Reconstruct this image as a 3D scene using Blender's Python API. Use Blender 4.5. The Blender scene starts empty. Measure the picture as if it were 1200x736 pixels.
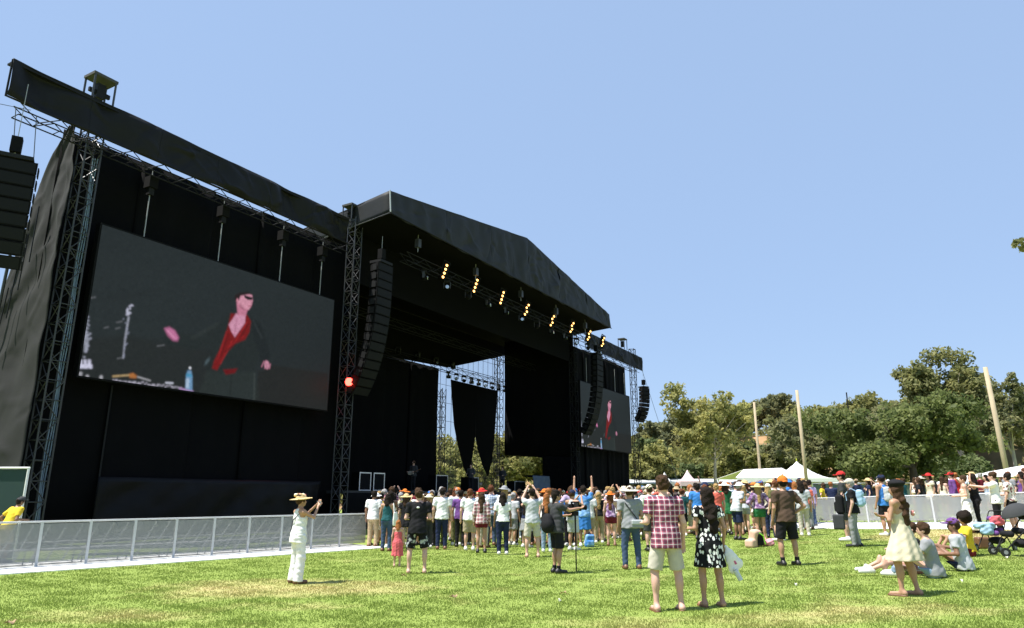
import bpy, math, random
import numpy as np
from mathutils import Vector, Matrix
R = math.radians
scene = bpy.context.scene
COL = scene.collection

# ------------------------------------------------------------------ camera, sky, sun, exposure
cam_data = bpy.data.cameras.new('camera')
cam_data.sensor_width = 36.0
cam_data.lens = 820.0 / 1200.0 * 36.0
cam_data.clip_end = 3000.0
cam = bpy.data.objects.new('camera', cam_data)
COL.objects.link(cam)
cam.location = (0, 0, 1.6)
cam.rotation_euler = (R(90 + 14.4956), 0, 0)
scene.camera = cam

SUN_TO = Vector((-0.40, -0.13, 0.90)).normalized()          # direction towards the sun
SUN_EL = math.asin(SUN_TO.z)
SUN_AZ = math.atan2(SUN_TO.x, SUN_TO.y)                      # clockwise from +Y
world = bpy.data.worlds.new('World')
scene.world = world
world.use_nodes = True
wn = world.node_tree
wn.nodes.clear()
sky = wn.nodes.new('ShaderNodeTexSky')
sky.sky_type = 'NISHITA'
sky.sun_disc = False
sky.sun_elevation = SUN_EL
sky.sun_rotation = SUN_AZ
sky.altitude = 50
sky.air_density = 1.0
sky.dust_density = 0.5
sky.ozone_density = 2.0
bg = wn.nodes.new('ShaderNodeBackground')
bg.inputs['Strength'].default_value = 0.10
wo = wn.nodes.new('ShaderNodeOutputWorld')
veil = wn.nodes.new('ShaderNodeMix')                          # even summer haze veiling the whole sky dome
veil.data_type = 'RGBA'
veil.inputs[0].default_value = 0.77
veil.inputs[7].default_value = (2.25, 3.15, 4.75, 1)
wn.links.new(sky.outputs[0], veil.inputs[6])
wn.links.new(veil.outputs[2], bg.inputs[0])
wn.links.new(bg.outputs[0], wo.inputs[0])

sun_data = bpy.data.lights.new('sun', 'SUN')
sun_data.energy = 4.6
sun_data.angle = R(0.5)
sun_data.color = (1.0, 0.955, 0.88)
sun = bpy.data.objects.new('sun', sun_data)
COL.objects.link(sun)
sun.rotation_euler = SUN_TO.to_track_quat('Z', 'Y').to_euler()
sun.location = (-30, -10, 60)

vs = scene.view_settings
vs.view_transform = 'Standard'
vs.look = 'None'
vs.exposure = 0.95
vs.gamma = 1.0
vs.use_curve_mapping = False
scene.cycles.max_bounces = 6
scene.cycles.transparent_max_bounces = 24

# ------------------------------------------------------------------ calibration of the place
CF, CT = 820.0, math.atan(212 / 820.0)
CC, CS = math.cos(CT), math.sin(CT)
P0 = (-14.7, 22.0)
SD = (0.5, 0.8660254)
ND = (0.8660254, -0.5)


def W(s, n, z):
    """stage axes (along the front, towards the audience, up) to world"""
    return Vector((P0[0] + s * SD[0] + n * ND[0], P0[1] + s * SD[1] + n * ND[1], z))


def terr(x, y):
    e = x - 1.0
    if e <= 0:
        return 0.0
    return min(0.75, 0.045 * e * e / (e + 1.5))


def spot(px, py):
    """ground point seen at a photograph pixel (used to survey where things stand)"""
    u = (px - 600) / CF
    v = (py - 368) / CF
    a, b, d = u, CC + v * CS, CS - v * CC
    z = 0.0
    for _ in range(40):
        t = (z - 1.6) / d
        z = 0.5 * z + 0.5 * terr(a * t, b * t)
    return Vector((a * t, b * t, z))


# ------------------------------------------------------------------ object helpers
def tag(o, label=None, cat=None, group=None, kind=None):
    if label:
        o['label'] = label
    if cat:
        o['category'] = cat
    if group:
        o['group'] = group
    if kind:
        o['kind'] = kind
    return o


def empty(name, loc, rz=0.0, label=None, cat=None, group=None):
    o = bpy.data.objects.new(name, None)
    COL.objects.link(o)
    o.location = loc
    o.rotation_euler = (0, 0, rz)
    o.empty_display_size = 0.2
    return tag(o, label, cat, group)


def link(name, mesh, parent=None, loc=None, rot=None, scale=None, mat=None):
    o = bpy.data.objects.new(name, mesh)
    COL.objects.link(o)
    if parent:
        o.parent = parent
    if loc is not None:
        o.location = loc
    if rot is not None:
        o.rotation_euler = rot
    if scale is not None:
        o.scale = scale
    if mat is not None:
        o.material_slots[0].link = 'OBJECT'
        o.material_slots[0].material = mat
    return o


def mesh_np(name, verts, faces, mat, smooth=False):
    """verts (n,3), faces (m,k) of one size"""
    verts = np.asarray(verts, dtype=np.float32)
    faces = np.asarray(faces, dtype=np.int32)
    m = bpy.data.meshes.new(name)
    k = faces.shape[1]
    m.vertices.add(len(verts))
    m.vertices.foreach_set('co', verts.ravel())
    m.loops.add(faces.size)
    m.loops.foreach_set('vertex_index', faces.ravel())
    m.polygons.add(len(faces))
    m.polygons.foreach_set('loop_start', np.arange(0, faces.size, k, dtype=np.int32))
    m.polygons.foreach_set('loop_total', np.full(len(faces), k, dtype=np.int32))
    if smooth:
        m.polygons.foreach_set('use_smooth', np.ones(len(faces), dtype=bool))
    m.update(calc_edges=True)
    m.materials.append(mat)
    return m


class MB:
    def __init__(self):
        self.v = []
        self.f = []

    def quadbox(self, pts):
        """8 points: bottom ring 4 then top ring 4"""
        b = len(self.v)
        self.v += [Vector(p) for p in pts]
        for q in ((0, 3, 2, 1), (4, 5, 6, 7), (0, 1, 5, 4), (1, 2, 6, 5), (2, 3, 7, 6), (3, 0, 4, 7)):
            self.f.append([b + i for i in q])
        return self

    def box(self, c, ex, ey, ez):
        c, ex, ey, ez = Vector(c), Vector(ex), Vector(ey), Vector(ez)
        return self.quadbox([c - ex - ey - ez, c + ex - ey - ez, c + ex + ey - ez, c - ex + ey - ez,
                             c - ex - ey + ez, c + ex - ey + ez, c + ex + ey + ez, c - ex + ey + ez])

    def abox(self, x0, x1, y0, y1, z0, z1):
        return self.quadbox([(x0, y0, z0), (x1, y0, z0), (x1, y1, z0), (x0, y1, z0),
                             (x0, y0, z1), (x1, y0, z1), (x1, y1, z1), (x0, y1, z1)])

    def sbox(self, s0, s1, n0, n1, z0, z1):
        return self.quadbox([W(s0, n0, z0), W(s0, n1, z0), W(s1, n1, z0), W(s1, n0, z0),
                             W(s0, n0, z1), W(s0, n1, z1), W(s1, n1, z1), W(s1, n0, z1)])

    def prism(self, ring, off):
        """closed polygon ring extruded by off"""
        b = len(self.v)
        n = len(ring)
        off = Vector(off)
        self.v += [Vector(p) for p in ring] + [Vector(p) + off for p in ring]
        self.f.append([b + i for i in reversed(range(n))])
        self.f.append([b + n + i for i in range(n)])
        for i in range(n):
            j = (i + 1) % n
            self.f.append([b + i, b + j, b + n + j, b + n + i])
        return self

    def path(self, pts, radii, sides=6, cap=True):
        pts = [Vector(p) for p in pts]
        if not hasattr(radii, '__len__'):
            radii = [radii] * len(pts)
        b = len(self.v)
        up = None
        for i, p in enumerate(pts):
            d = (pts[min(i + 1, len(pts) - 1)] - pts[max(i - 1, 0)])
            if d.length < 1e-9:
                d = Vector((0, 0, 1))
            d.normalize()
            if up is None:
                up = Vector((0, 0, 1)) if abs(d.z) < 0.9 else Vector((1, 0, 0))
            e1 = d.cross(up)
            if e1.length < 1e-6:
                e1 = d.orthogonal()
            e1.normalize()
            e2 = e1.cross(d)
            for k in range(sides):
                a = 2 * math.pi * k / sides
                self.v.append(p + (e1 * math.cos(a) + e2 * math.sin(a)) * radii[i])
        for i in range(len(pts) - 1):
            for k in range(sides):
                k2 = (k + 1) % sides
                self.f.append([b + i * sides + k, b + i * sides + k2, b + (i + 1) * sides + k2, b + (i + 1) * sides + k])
        if cap:
            self.f.append([b + k for k in reversed(range(sides))])
            e = b + (len(pts) - 1) * sides
            self.f.append([e + k for k in range(sides)])
        return self

    def tube(self, p, q, r, sides=6):
        return self.path([p, q], [r, r], sides)

    def lathe(self, prof, c=(0, 0, 0), sides=20):
        b = len(self.v)
        c = Vector(c)
        for (r, z) in prof:
            for k in range(sides):
                a = 2 * math.pi * k / sides
                self.v.append(c + Vector((r * math.cos(a), r * math.sin(a), z)))
        for i in range(len(prof) - 1):
            for k in range(sides):
                k2 = (k + 1) % sides
                self.f.append([b + i * sides + k, b + i * sides + k2, b + (i + 1) * sides + k2, b + (i + 1) * sides + k])
        return self

    def mesh(self, name, mat, origin=(0, 0, 0), smooth=False):
        o = Vector(origin)
        m = bpy.data.meshes.new(name)
        m.from_pydata([tuple(p - o) for p in self.v], [], self.f)
        if smooth:
            m.polygons.foreach_set('use_smooth', np.ones(len(self.f), dtype=bool))
        m.update()
        m.materials.append(mat)
        return m

    def build(self, name, mat, parent=None, smooth=False):
        """parents are unrotated empties: children are stored relative to them"""
        org = Vector((0, 0, 0))
        if parent is not None:
            p = parent
            while p is not None:
                org += p.location
                p = p.parent
        return link(name, self.mesh(name, mat, org, smooth), parent)


def single(name, mb, mat, origin, label, cat, group=None, smooth=False):
    o = link(name, mb.mesh(name, mat, origin, smooth))
    o.location = origin
    return tag(o, label, cat, group)


# ------------------------------------------------------------------ procedural materials
MATS = {}


def nmat(name):
    m = bpy.data.materials.new(name)
    m.use_nodes = True
    nt = m.node_tree
    bs = nt.nodes['Principled BSDF']
    MATS[name] = m
    return m, nt, bs


def pbr(name, col, rough=0.6, metal=0.0, var=0.12, scale=6.0, bump=0.0, bscale=30.0, spec=None, sheen=0.0):
    """a base colour broken up by noise, with optional fine relief"""
    if name in MATS:
        return MATS[name]
    m, nt, bs = nmat(name)
    bs.inputs['Roughness'].default_value = rough
    bs.inputs['Metallic'].default_value = metal
    if spec is not None:
        bs.inputs['Specular IOR Level'].default_value = spec
    if sheen:
        bs.inputs['Sheen Weight'].default_value = sheen
    tc = nt.nodes.new('ShaderNodeTexCoord')
    nz = nt.nodes.new('ShaderNodeTexNoise')
    nz.inputs['Scale'].default_value = scale
    nz.inputs['Detail'].default_value = 4
    nt.links.new(tc.outputs['Object'], nz.inputs['Vector'])
    mx = nt.nodes.new('ShaderNodeMix')
    mx.data_type = 'RGBA'
    mx.inputs[6].default_value = tuple(c * (1 - var) for c in col) + (1,)
    mx.inputs[7].default_value = tuple(min(1, c * (1 + var)) for c in col) + (1,)
    nt.links.new(nz.outputs['Fac'], mx.inputs[0])
    nt.links.new(mx.outputs[2], bs.inputs['Base Color'])
    if bump:
        nb = nt.nodes.new('ShaderNodeTexNoise')
        nb.inputs['Scale'].default_value = bscale
        nb.inputs['Detail'].default_value = 3
        nt.links.new(tc.outputs['Object'], nb.inputs['Vector'])
        bp = nt.nodes.new('ShaderNodeBump')
        bp.inputs['Strength'].default_value = bump
        bp.inputs['Distance'].default_value = 0.02
        nt.links.new(nb.outputs['Fac'], bp.inputs['Height'])
        nt.links.new(bp.outputs['Normal'], bs.inputs['Normal'])
    return m


def emit(name, col, strength):
    m, nt, bs = nmat(name)
    bs.inputs['Base Color'].default_value = (*col, 1)
    bs.inputs['Emission Color'].default_value = (*col, 1)
    bs.inputs['Emission Strength'].default_value = strength
    return m


def seethrough(name, col, alpha, rough=0.5, metal=0.0):
    """perforated sheet or netting whose holes are far below a pixel"""
    m, nt, bs = nmat(name)
    bs.inputs['Base Color'].default_value = (*col, 1)
    bs.inputs['Roughness'].default_value = rough
    bs.inputs['Metallic'].default_value = metal
    bs.inputs['Alpha'].default_value = alpha
    return m


BLACK = pbr('black_drape', (0.0035, 0.0035, 0.004), 0.95, var=0.25, scale=1.2, bump=0.25, bscale=3, spec=0.1)
SKIN_BLACK = pbr('black_vinyl', (0.010, 0.010, 0.0105), 0.6, var=0.25, scale=1.5, bump=0.25, bscale=5, spec=0.16)
SIDE_FAB = pbr('faded_black_fabric', (0.009, 0.009, 0.009), 0.88, var=0.35, scale=0.8, bump=0.35, bscale=2.5)
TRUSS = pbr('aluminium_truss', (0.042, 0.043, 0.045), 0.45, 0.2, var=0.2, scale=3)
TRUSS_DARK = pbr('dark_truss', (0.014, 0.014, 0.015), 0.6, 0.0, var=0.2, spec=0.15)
STEEL = pbr('galvanised_steel', (0.46, 0.47, 0.47), 0.5, 0.15, var=0.15, scale=4)
CAB = pbr('speaker_cabinet', (0.0055, 0.0055, 0.006), 0.8, var=0.2, spec=0.12)
GRILLE = pbr('speaker_grille', (0.009, 0.009, 0.010), 0.7, 0.0, var=0.2, scale=40, spec=0.15)
WHITE = pbr('white_vinyl', (0.82, 0.82, 0.80), 0.5, var=0.05, scale=1.5)
WPAINT = pbr('white_paint', (0.75, 0.75, 0.73), 0.5, var=0.1)
PERF = seethrough('perforated_steel', (0.27, 0.28, 0.27), 0.58, 0.6, 0.0)
NET = seethrough('scrim_net', (0.25, 0.27, 0.30), 0.08, 0.9)
GREENSCRIM = seethrough('green_windscreen', (0.02, 0.05, 0.045), 0.93, 0.9)
WOOD = pbr('weathered_pole', (0.42, 0.34, 0.23), 0.85, var=0.25, scale=2)
BARK = pbr('bark', (0.10, 0.075, 0.055), 0.95, var=0.4, scale=2, bump=0.5, bscale=6)
PALEBARK = pbr('pale_bark', (0.38, 0.34, 0.28), 0.9, var=0.4, scale=1.2)
LAMPGLASS = emit('warm_lamp', (1.0, 0.50, 0.14), 2.6)
REDLAMP = emit('red_lamp', (1.0, 0.03, 0.02), 10.0)
CABLE = pbr('steel_cable', (0.10, 0.10, 0.10), 0.5, 0.3)
CHAIN = pbr('chain', (0.35, 0.35, 0.34), 0.5, 0.5)
DECK = pbr('stage_deck', (0.02, 0.02, 0.02), 0.7)

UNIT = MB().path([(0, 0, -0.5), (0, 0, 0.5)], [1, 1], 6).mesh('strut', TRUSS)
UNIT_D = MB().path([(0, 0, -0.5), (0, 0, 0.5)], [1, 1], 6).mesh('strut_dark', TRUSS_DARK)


def strut(name, p, q, r, parent, mesh=UNIT, origin=None):
    p, q = Vector(p), Vector(q)
    d = q - p
    o = link(name, mesh, parent)
    org = parent.location if origin is None else origin
    o.location = (p + q) / 2 - org
    o.rotation_euler = d.to_track_quat('Z', 'Y').to_euler()
    o.scale = (r, r, d.length)
    return o


# ------------------------------------------------------------------ lawn and ground
def lawn_nodes(nt, bs, blade):
    N, L = nt.nodes, nt.links
    geo = N.new('ShaderNodeNewGeometry')

    def noise(scale, detail=3, rough=0.55):
        n = N.new('ShaderNodeTexNoise')
        n.inputs['Scale'].default_value = scale
        n.inputs['Detail'].default_value = detail
        n.inputs['Roughness'].default_value = rough
        L.new(geo.outputs['Position'], n.inputs['Vector'])
        return n.outputs['Fac']

    def math_(op, a, b, clamp=False):
        n = N.new('ShaderNodeMath')
        n.operation = op
        n.use_clamp = clamp
        for i, x in enumerate((a, b)):
            if hasattr(x, 'default_value') or hasattr(x, 'links'):
                L.new(x, n.inputs[i])
            else:
                n.inputs[i].default_value = x
        return n.outputs[0]

    def mix(f, a, b):
        n = N.new('ShaderNodeMix')
        n.data_type = 'RGBA'
        L.new(f, n.inputs[0])
        for i, x in ((6, a), (7, b)):
            if isinstance(x, tuple):
                n.inputs[i].default_value = (*x, 1)
            else:
                L.new(x, n.inputs[i])
        return n.outputs[2]
    sep = N.new('ShaderNodeSeparateXYZ')
    L.new(geo.outputs['Position'], sep.inputs[0])
    big = noise(0.30, 4, 0.6)
    mid = noise(1.6, 4, 0.6)
    fine = noise(9.0, 3)
    dry = math_('MULTIPLY', math_('SUBTRACT', big, 0.55), 2.4)
    dry = math_('ADD', dry, math_('MULTIPLY', math_('SUBTRACT', mid, 0.52), 1.7))
    for (cx, cy, rx, ry, amt) in ((-3.9, 13.4, 3.0, 1.7, 1.15), (3.6, 9.7, 3.4, 0.75, 0.8), (1.6, 14.2, 1.6, 0.8, 0.35),
                                  (-5.6, 10.2, 2.0, 0.7, 0.6), (14.5, 21.5, 5.0, 3.2, 1.8), (-3.0, 11.2, 1.4, 0.6, 0.5)):
        dx = math_('DIVIDE', math_('SUBTRACT', sep.outputs[0], cx), rx)
        dy = math_('DIVIDE', math_('SUBTRACT', sep.outputs[1], cy), ry)
        rr = math_('ADD', math_('MULTIPLY', dx, dx), math_('MULTIPLY', dy, dy))
        e = math_('SUBTRACT', 1.0, rr)
        e = math_('MAXIMUM', e, 0.0)
        dry = math_('ADD', dry, math_('MULTIPLY', e, amt))
    dry = math_('MULTIPLY', dry, 0.8, True)
    green = mix(fine, (0.188, 0.258, 0.046), (0.255, 0.322, 0.080))
    straw = mix(fine, (0.38, 0.33, 0.13), (0.50, 0.43, 0.20))
    col = mix(dry, green, straw)
    if blade:
        oi = N.new('ShaderNodeAttribute')
        oi.attribute_name = 'tint'
        hv = N.new('ShaderNodeHueSaturation')
        L.new(col, hv.inputs['Color'])
        L.new(oi.outputs['Fac'], hv.inputs['Value'])
        col = hv.outputs[0]
        tl = N.new('ShaderNodeBsdfTranslucent')
        L.new(col, tl.inputs[0])
        ms = N.new('ShaderNodeMixShader')
        ms.inputs[0].default_value = 0.5
        L.new(bs.outputs[0], ms.inputs[1])
        L.new(tl.outputs[0], ms.inputs[2])
        L.new(ms.outputs[0], N['Material Output'].inputs[0])
    else:
        bp = N.new('ShaderNodeBump')
        bp.inputs['Strength'].default_value = 0.6
        bp.inputs['Distance'].default_value = 0.03
        L.new(noise(28.0, 3), bp.inputs['Height'])
        L.new(bp.outputs[0], bs.inputs['Normal'])
    L.new(col, bs.inputs['Base Color'])
    bs.inputs['Roughness'].default_value = 0.85
    bs.inputs['Specular IOR Level'].default_value = 0.2


LAWN, nt_, bs_ = nmat('lawn_soil')
lawn_nodes(nt_, bs_, False)
BLADE, nt_, bs_ = nmat('grass_blade')
lawn_nodes(nt_, bs_, True)

gx = np.concatenate([np.linspace(-900, -40, 12), np.linspace(-36, 36, 91), np.linspace(40, 900, 12)])
gy = np.concatenate([np.linspace(-300, -5, 6), np.linspace(0, 60, 61), np.linspace(64, 1400, 20)])
gv = np.array([(x, y, terr(x, y)) for y in gy for x in gx])
nx_, ny_ = len(gx), len(gy)
ii = np.arange((ny_ - 1) * nx_).reshape(ny_ - 1, nx_)[:, :-1].ravel()
gf = np.stack([ii, ii + 1, ii + 1 + nx_, ii + nx_], 1)
ground = link('ground', mesh_np('ground', gv, gf, LAWN, True))
tag(ground, 'mown park lawn with dry straw patches', 'lawn', kind='structure')

rng = np.random.default_rng(5)


def terr_np(x):
    e = np.maximum(x - 1.0, 0)
    return np.minimum(0.75, 0.045 * e * e / (e + 1.5))


def grass():
    n = 600000
    u = rng.random(n)
    y = 7.4 * (30.0 / 7.4) ** (u ** 1.05)
    x = (rng.random(n) * 2 - 1) * (y * 0.80 + 0.4)
    ok = np.ones(n, bool)
    # keep out of the strip under and behind the left barrier
    ok &= ~((x < -4.6) & (y > 16.30 + (x + 11.27) * 1.15 - 2.1))
    ok &= ~((x > 8) & (np.abs(x - 11.6 + (y - 31.2) * .8667) < 5.0) & (y > 31.2 - (x - 11.6) * 1.154 - 4.6))
    tuft = np.sin(x * 3.1 + 1.3 * np.sin(y * 2.3)) * np.sin(y * 3.7 + x * .9) + .6 * np.sin(x * 9.1 + y * 4.2) * np.sin(y * 8.3 - x * 2.1)
    ok &= rng.random(n) < np.clip(0.72 + 0.2 * tuft, .15, 1)
    x, y, tuft = x[ok], y[ok], tuft[ok]
    n = len(x)
    z = terr_np(x)
    g = (y / 11.0)
    h = (0.011 + 0.020 * rng.random(n) + 0.008 * np.clip(tuft, -1, 1)) * (0.8 + 0.2 * g)
    w = (0.0035 + 0.003 * rng.random(n)) * (0.55 + 0.45 * g) * 1.5
    a = rng.random(n) * 6.283
    lean = rng.random(n) * 0.75
    b = rng.random(n) * 6.283
    v = np.zeros((n, 3, 3), np.float32)
    v[:, 0] = np.stack([x - w * np.cos(a), y - w * np.sin(a), z - .003], 1)
    v[:, 1] = np.stack([x + w * np.cos(a), y + w * np.sin(a), z - .003], 1)
    v[:, 2] = np.stack([x + h * lean * np.cos(b), y + h * lean * np.sin(b), z + h], 1)
    m = mesh_np('grass', v.reshape(-1, 3), np.arange(3 * n).reshape(n, 3), BLADE)
    at = m.attributes.new('tint', 'FLOAT', 'FACE')
    at.data.foreach_set('value', (0.98 + 0.22 * rng.random(n)).astype(np.float32))
    o = link('grass', m)
    tag(o, 'short green grass blades covering the near lawn', 'grass', kind='stuff')


grass()

# bits of litter and dry leaves on the lawn
LITTER = pbr('paper_litter', (0.75, 0.72, 0.66), 0.8)
DRYLEAF = pbr('dry_leaf', (0.35, 0.24, 0.13), 0.9)
for i, (px, py, big_, kind_) in enumerate(((532, 701, .09, 'leaf'), (661, 697, .10, 'leaf'), (656, 706, .035, 'paper'), (933, 687, .035, 'paper'),
                                           (1158, 641, .05, 'paper'), (1180, 655, .04, 'paper'), (12, 732, .10, 'leaf'), (473, 676, .08, 'leaf'),
                                           (1128, 683, .03, 'paper'))):
    c = spot(px, py)
    mb = MB()
    a0 = i * 1.1
    ring = []
    for k in range(7):
        a = a0 + k * 0.897
        r = big_ * (0.6 + 0.4 * math.sin(k * 2.7 + i))
        ring.append(c + Vector((math.cos(a) * r, math.sin(a) * r * .7, 0.03 + 0.025 * math.sin(k * 1.9 + i))))
    mb.prism(ring, (0, 0, 0.006))
    where = ('below the man and little girl', 'near the camera operator', 'left of the dry patch', 'right of the black floral dress',
             'near the strollers', 'at the right edge of the lawn', 'in the bottom left corner', 'by the girl in pink', 'under the seated pair')[i]
    single('dry_leaf' if kind_ == 'leaf' else 'paper_scrap', mb, DRYLEAF if kind_ == 'leaf' else LITTER, c,
           ('curled brown dead leaf on the grass ' if kind_ == 'leaf' else 'small white paper scrap on the grass ') + where,
           'leaf' if kind_ == 'leaf' else 'litter', 'litter on the lawn')

# ------------------------------------------------------------------ hillside
HILL, nt_, bs_ = nmat('dry_hillside')


def hill_mat(nt, bs):
    N, L = nt.nodes, nt.links
    geo = N.new('ShaderNodeNewGeometry')
    a = N.new('ShaderNodeTexNoise')
    a.inputs['Scale'].default_value = 0.09
    a.inputs['Detail'].default_value = 6
    L.new(geo.outputs['Position'], a.inputs['Vector'])
    cr = N.new('ShaderNodeValToRGB')
    cr.color_ramp.elements[0].position = 0.38
    cr.color_ramp.elements[0].color = (0.10, 0.09, 0.04, 1)
    cr.color_ramp.elements[1].position = 0.55
    cr.color_ramp.elements[1].color = (0.36, 0.225, 0.12, 1)
    L.new(a.outputs['Fac'], cr.inputs[0])
    L.new(cr.outputs[0], bs.inputs['Base Color'])
    bs.inputs['Roughness'].default_value = 0.95
    bs.inputs['Specular IOR Level'].default_value = 0.1


hill_mat(nt_, bs_)


def hill_h(x, y):
    t = np.clip((y - 84) / 62.0, 0, 1)
    t = t * t * (3 - 2 * t)
    prof = 6.5 + 4.5 * np.clip((x - 22) / 22, 0, 1) + 1.0 * np.sin(x * .045 + .6) + 1.0 * np.sin(x * .11 + 2.0) + 3.0 * np.clip((x - 55) / 40, 0, 1)
    back = np.clip((260 - y) / 100.0, 0, 1)
    e1 = np.clip((x - 58) / 6., 0, 1)
    e2 = np.clip((y - 80) / 15., 0, 1)
    e3 = np.clip((118 - y) / 18., 0, 1)
    bank = 7.0 * e3 * e1 * e1 * (3 - 2 * e1) * e2 * e2 * (3 - 2 * e2)
    nzz = bank + .8 * np.sin(x * .31 + y * .2) * np.sin(y * .27) * t
    return -0.4 + t * prof * (0.4 + 0.6 * back) + nzz + 1.15 * np.clip((y - 80) / 6., 0, 1)


hx = np.linspace(-150, 190, 120)
hy = np.linspace(80, 270, 60)
XX, YY = np.meshgrid(hx, hy)
hv = np.stack([XX, YY, hill_h(XX, YY)], -1).reshape(-1, 3)
ii = np.arange((59) * 120).reshape(59, 120)[:, :-1].ravel()
hf = np.stack([ii, ii + 1, ii + 121, ii + 120], 1)
hill = link('hillside', mesh_np('hillside', hv, hf, HILL, True))
tag(hill, 'dry golden hillside rising behind the trees', 'hillside', kind='structure')

# ------------------------------------------------------------------ trees
LEAFMATS = {}


def leafmat(key, col, trans=0.5):
    if key in LEAFMATS:
        return LEAFMATS[key]
    m, nt, bs = nmat('leaf_' + key)
    N, L = nt.nodes, nt.links
    at = N.new('ShaderNodeAttribute')
    at.attribute_name = 'tint'
    ramp = N.new('ShaderNodeValToRGB')
    c = col
    ramp.color_ramp.elements[0].color = (c[0] * .55, c[1] * .6, c[2] * .6, 1)
    ramp.color_ramp.elements[1].color = (min(1, c[0] * 1.7), min(1, c[1] * 1.5), c[2] * 1.4, 1)
    L.new(at.outputs['Fac'], ramp.inputs[0])
    L.new(ramp.outputs[0], bs.inputs['Base Color'])
    bs.inputs['Roughness'].default_value = 0.6
    bs.inputs['Specular IOR Level'].default_value = 0.25
    tl = N.new('ShaderNodeBsdfTranslucent')
    L.new(ramp.outputs[0], tl.inputs[0])
    ms = N.new('ShaderNodeMixShader')
    ms.inputs[0].default_value = trans
    L.new(bs.outputs[0], ms.inputs[1])
    L.new(tl.outputs[0], ms.inputs[2])
    L.new(ms.outputs[0], N['Material Output'].inputs[0])
    LEAFMATS[key] = m
    return m


OLIVE = leafmat('olive', (0.225, 0.24, 0.088))
OAK = leafmat('oak', (0.145, 0.185, 0.064), .5)
LIME = leafmat('sycamore', (0.31, 0.325, 0.125), .5)
EUCA = leafmat('eucalyptus', (0.20, 0.22, 0.090))
GREY = leafmat('greygreen', (0.19, 0.21, 0.105))
DEEP = leafmat('deep', (0.125, 0.17, 0.070), .5)


def leaf_cloud(cent, rad, n, size, rg, squash=0.85):
    """n leaf quads scattered in blobs: arrays verts (4n,3), tint (n)"""
    k = len(cent)
    w = rad ** 2
    idx = rg.choice(k, n, p=w / w.sum())
    d = rg.normal(size=(n, 3))
    d /= np.linalg.norm(d, axis=1)[:, None]
    rr = rg.random(n) ** 0.45
    p = cent[idx] + d * (rad[idx] * rr)[:, None] * np.array([1, 1, squash])
    nrm = d * 0.5 + rg.normal(size=(n, 3)) * 0.7 + np.array([0, 0, .35])
    nrm /= np.linalg.norm(nrm, axis=1)[:, None]
    t = np.cross(nrm, rg.normal(size=(n, 3)))
    t /= np.linalg.norm(t, axis=1)[:, None] + 1e-9
    b = np.cross(nrm, t)
    s = size * (0.55 + 0.9 * rg.random(n))
    a = t * s[:, None]
    c = b * (s * 0.55)[:, None]
    v = np.stack([p - a, p + c * 1.0, p + a, p - c], 1)
    ct = rg.random(k)
    tint = np.clip(0.55 * ct[idx] + 0.45 * rg.random(n), 0, 1)
    return v.reshape(-1, 3), tint


def tree(name, label, px, Y, base_z, lobes, nleaf, size, mat, trunk_r, bark=BARK, seed=0, lean=0.0, group=None, cat='tree', clump=0.3, nclump=26, bare=0):
    """lobes: (dx, dy, z, rx, ry, rz) relative to the trunk foot; px is where the trunk line meets the horizon in the survey"""
    rg = np.random.default_rng(seed)
    nleaf = int(nleaf * 1.7)
    size = size * .86
    X = (px - 600) / CF * Y / 1.0328 if px is not None else 0
    root = empty(name, (X, Y, base_z), label=label, cat=cat, group=group)
    cents, rads = [], []
    for (dx, dy, z, rx, ry, rz) in lobes:
        for _ in range(nclump):
            d = rg.normal(size=3)
            d /= np.linalg.norm(d)
            f = rg.random() ** 0.4 * 0.92
            cents.append([dx + d[0] * rx * f, dy + d[1] * ry * f, z + d[2] * rz * f])
            rads.append(clump * (rx + ry + rz) / 3 * (0.55 + 0.8 * rg.random()))
    cents = np.array(cents)
    rads = np.array(rads)
    v, tint = leaf_cloud(cents, rads, nleaf, size, rg)
    m = mesh_np('crown', v, np.arange(4 * nleaf).reshape(-1, 4), mat)
    at = m.attributes.new('tint', 'FLOAT', 'FACE')
    at.data.foreach_set('value', tint.astype(np.float32))
    link('crown', m, root)
    lob = np.array(lobes)
    top = lob[:, 2].mean()
    mb = MB()
    tp = []
    for k in range(6):
        f = k / 5
        tp.append((lean * f * top + .12 * trunk_r * math.sin(k * 2.1), .1 * trunk_r * math.cos(k * 1.7), -0.6 + (top + .6) * f))
    mb.path(tp, [trunk_r * (1.25 - .85 * k / 5) for k in range(6)], 8)
    link('trunk', mb.mesh('trunk', bark, smooth=True), root)
    pick = rg.choice(len(cents), min(len(cents), 9 + bare), replace=False)
    mb = MB()
    for i in pick:
        f = 0.45 + 0.45 * rg.random()
        st = Vector((lean * f * top, 0, top * f))
        en = Vector(cents[i])
        mid_ = st.lerp(en, 0.5) + Vector((0, 0, 0.12 * (en - st).length * rg.random()))
        r0 = trunk_r * (0.55 - .25 * f)
        mb.path([st, mid_, en], [r0, r0 * .6, r0 * .2], 6)
    link('limbs', mb.mesh('limbs', bark, smooth=True), root)
    return root


def lob(w, h, z0, n, seed, depth=None):
    """several ellipsoid lobes filling a crown w wide and h high from z0"""
    rg = random.Random(seed)
    out = [(0, 0, z0 + h * .55, w * .34, (depth or w) * .32, h * .42)]
    for k in range(n):
        a = k * 2.4 + rg.random()
        f = .55 + .3 * rg.random()
        out.append((math.cos(a) * w * .5 * f, math.sin(a) * (depth or w) * .4 * f, z0 + h * (.25 + .6 * rg.random()),
                    w * (.15 + .1 * rg.random()), w * (.15 + .08 * rg.random()), h * (.15 + .12 * rg.random())))
    return out


def hz(px, Y):
    X = (px - 600) / CF * Y / 1.0328
    return float(hill_h(np.array(X), np.array(Y))) if Y > 82 else terr(X, Y)


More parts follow.
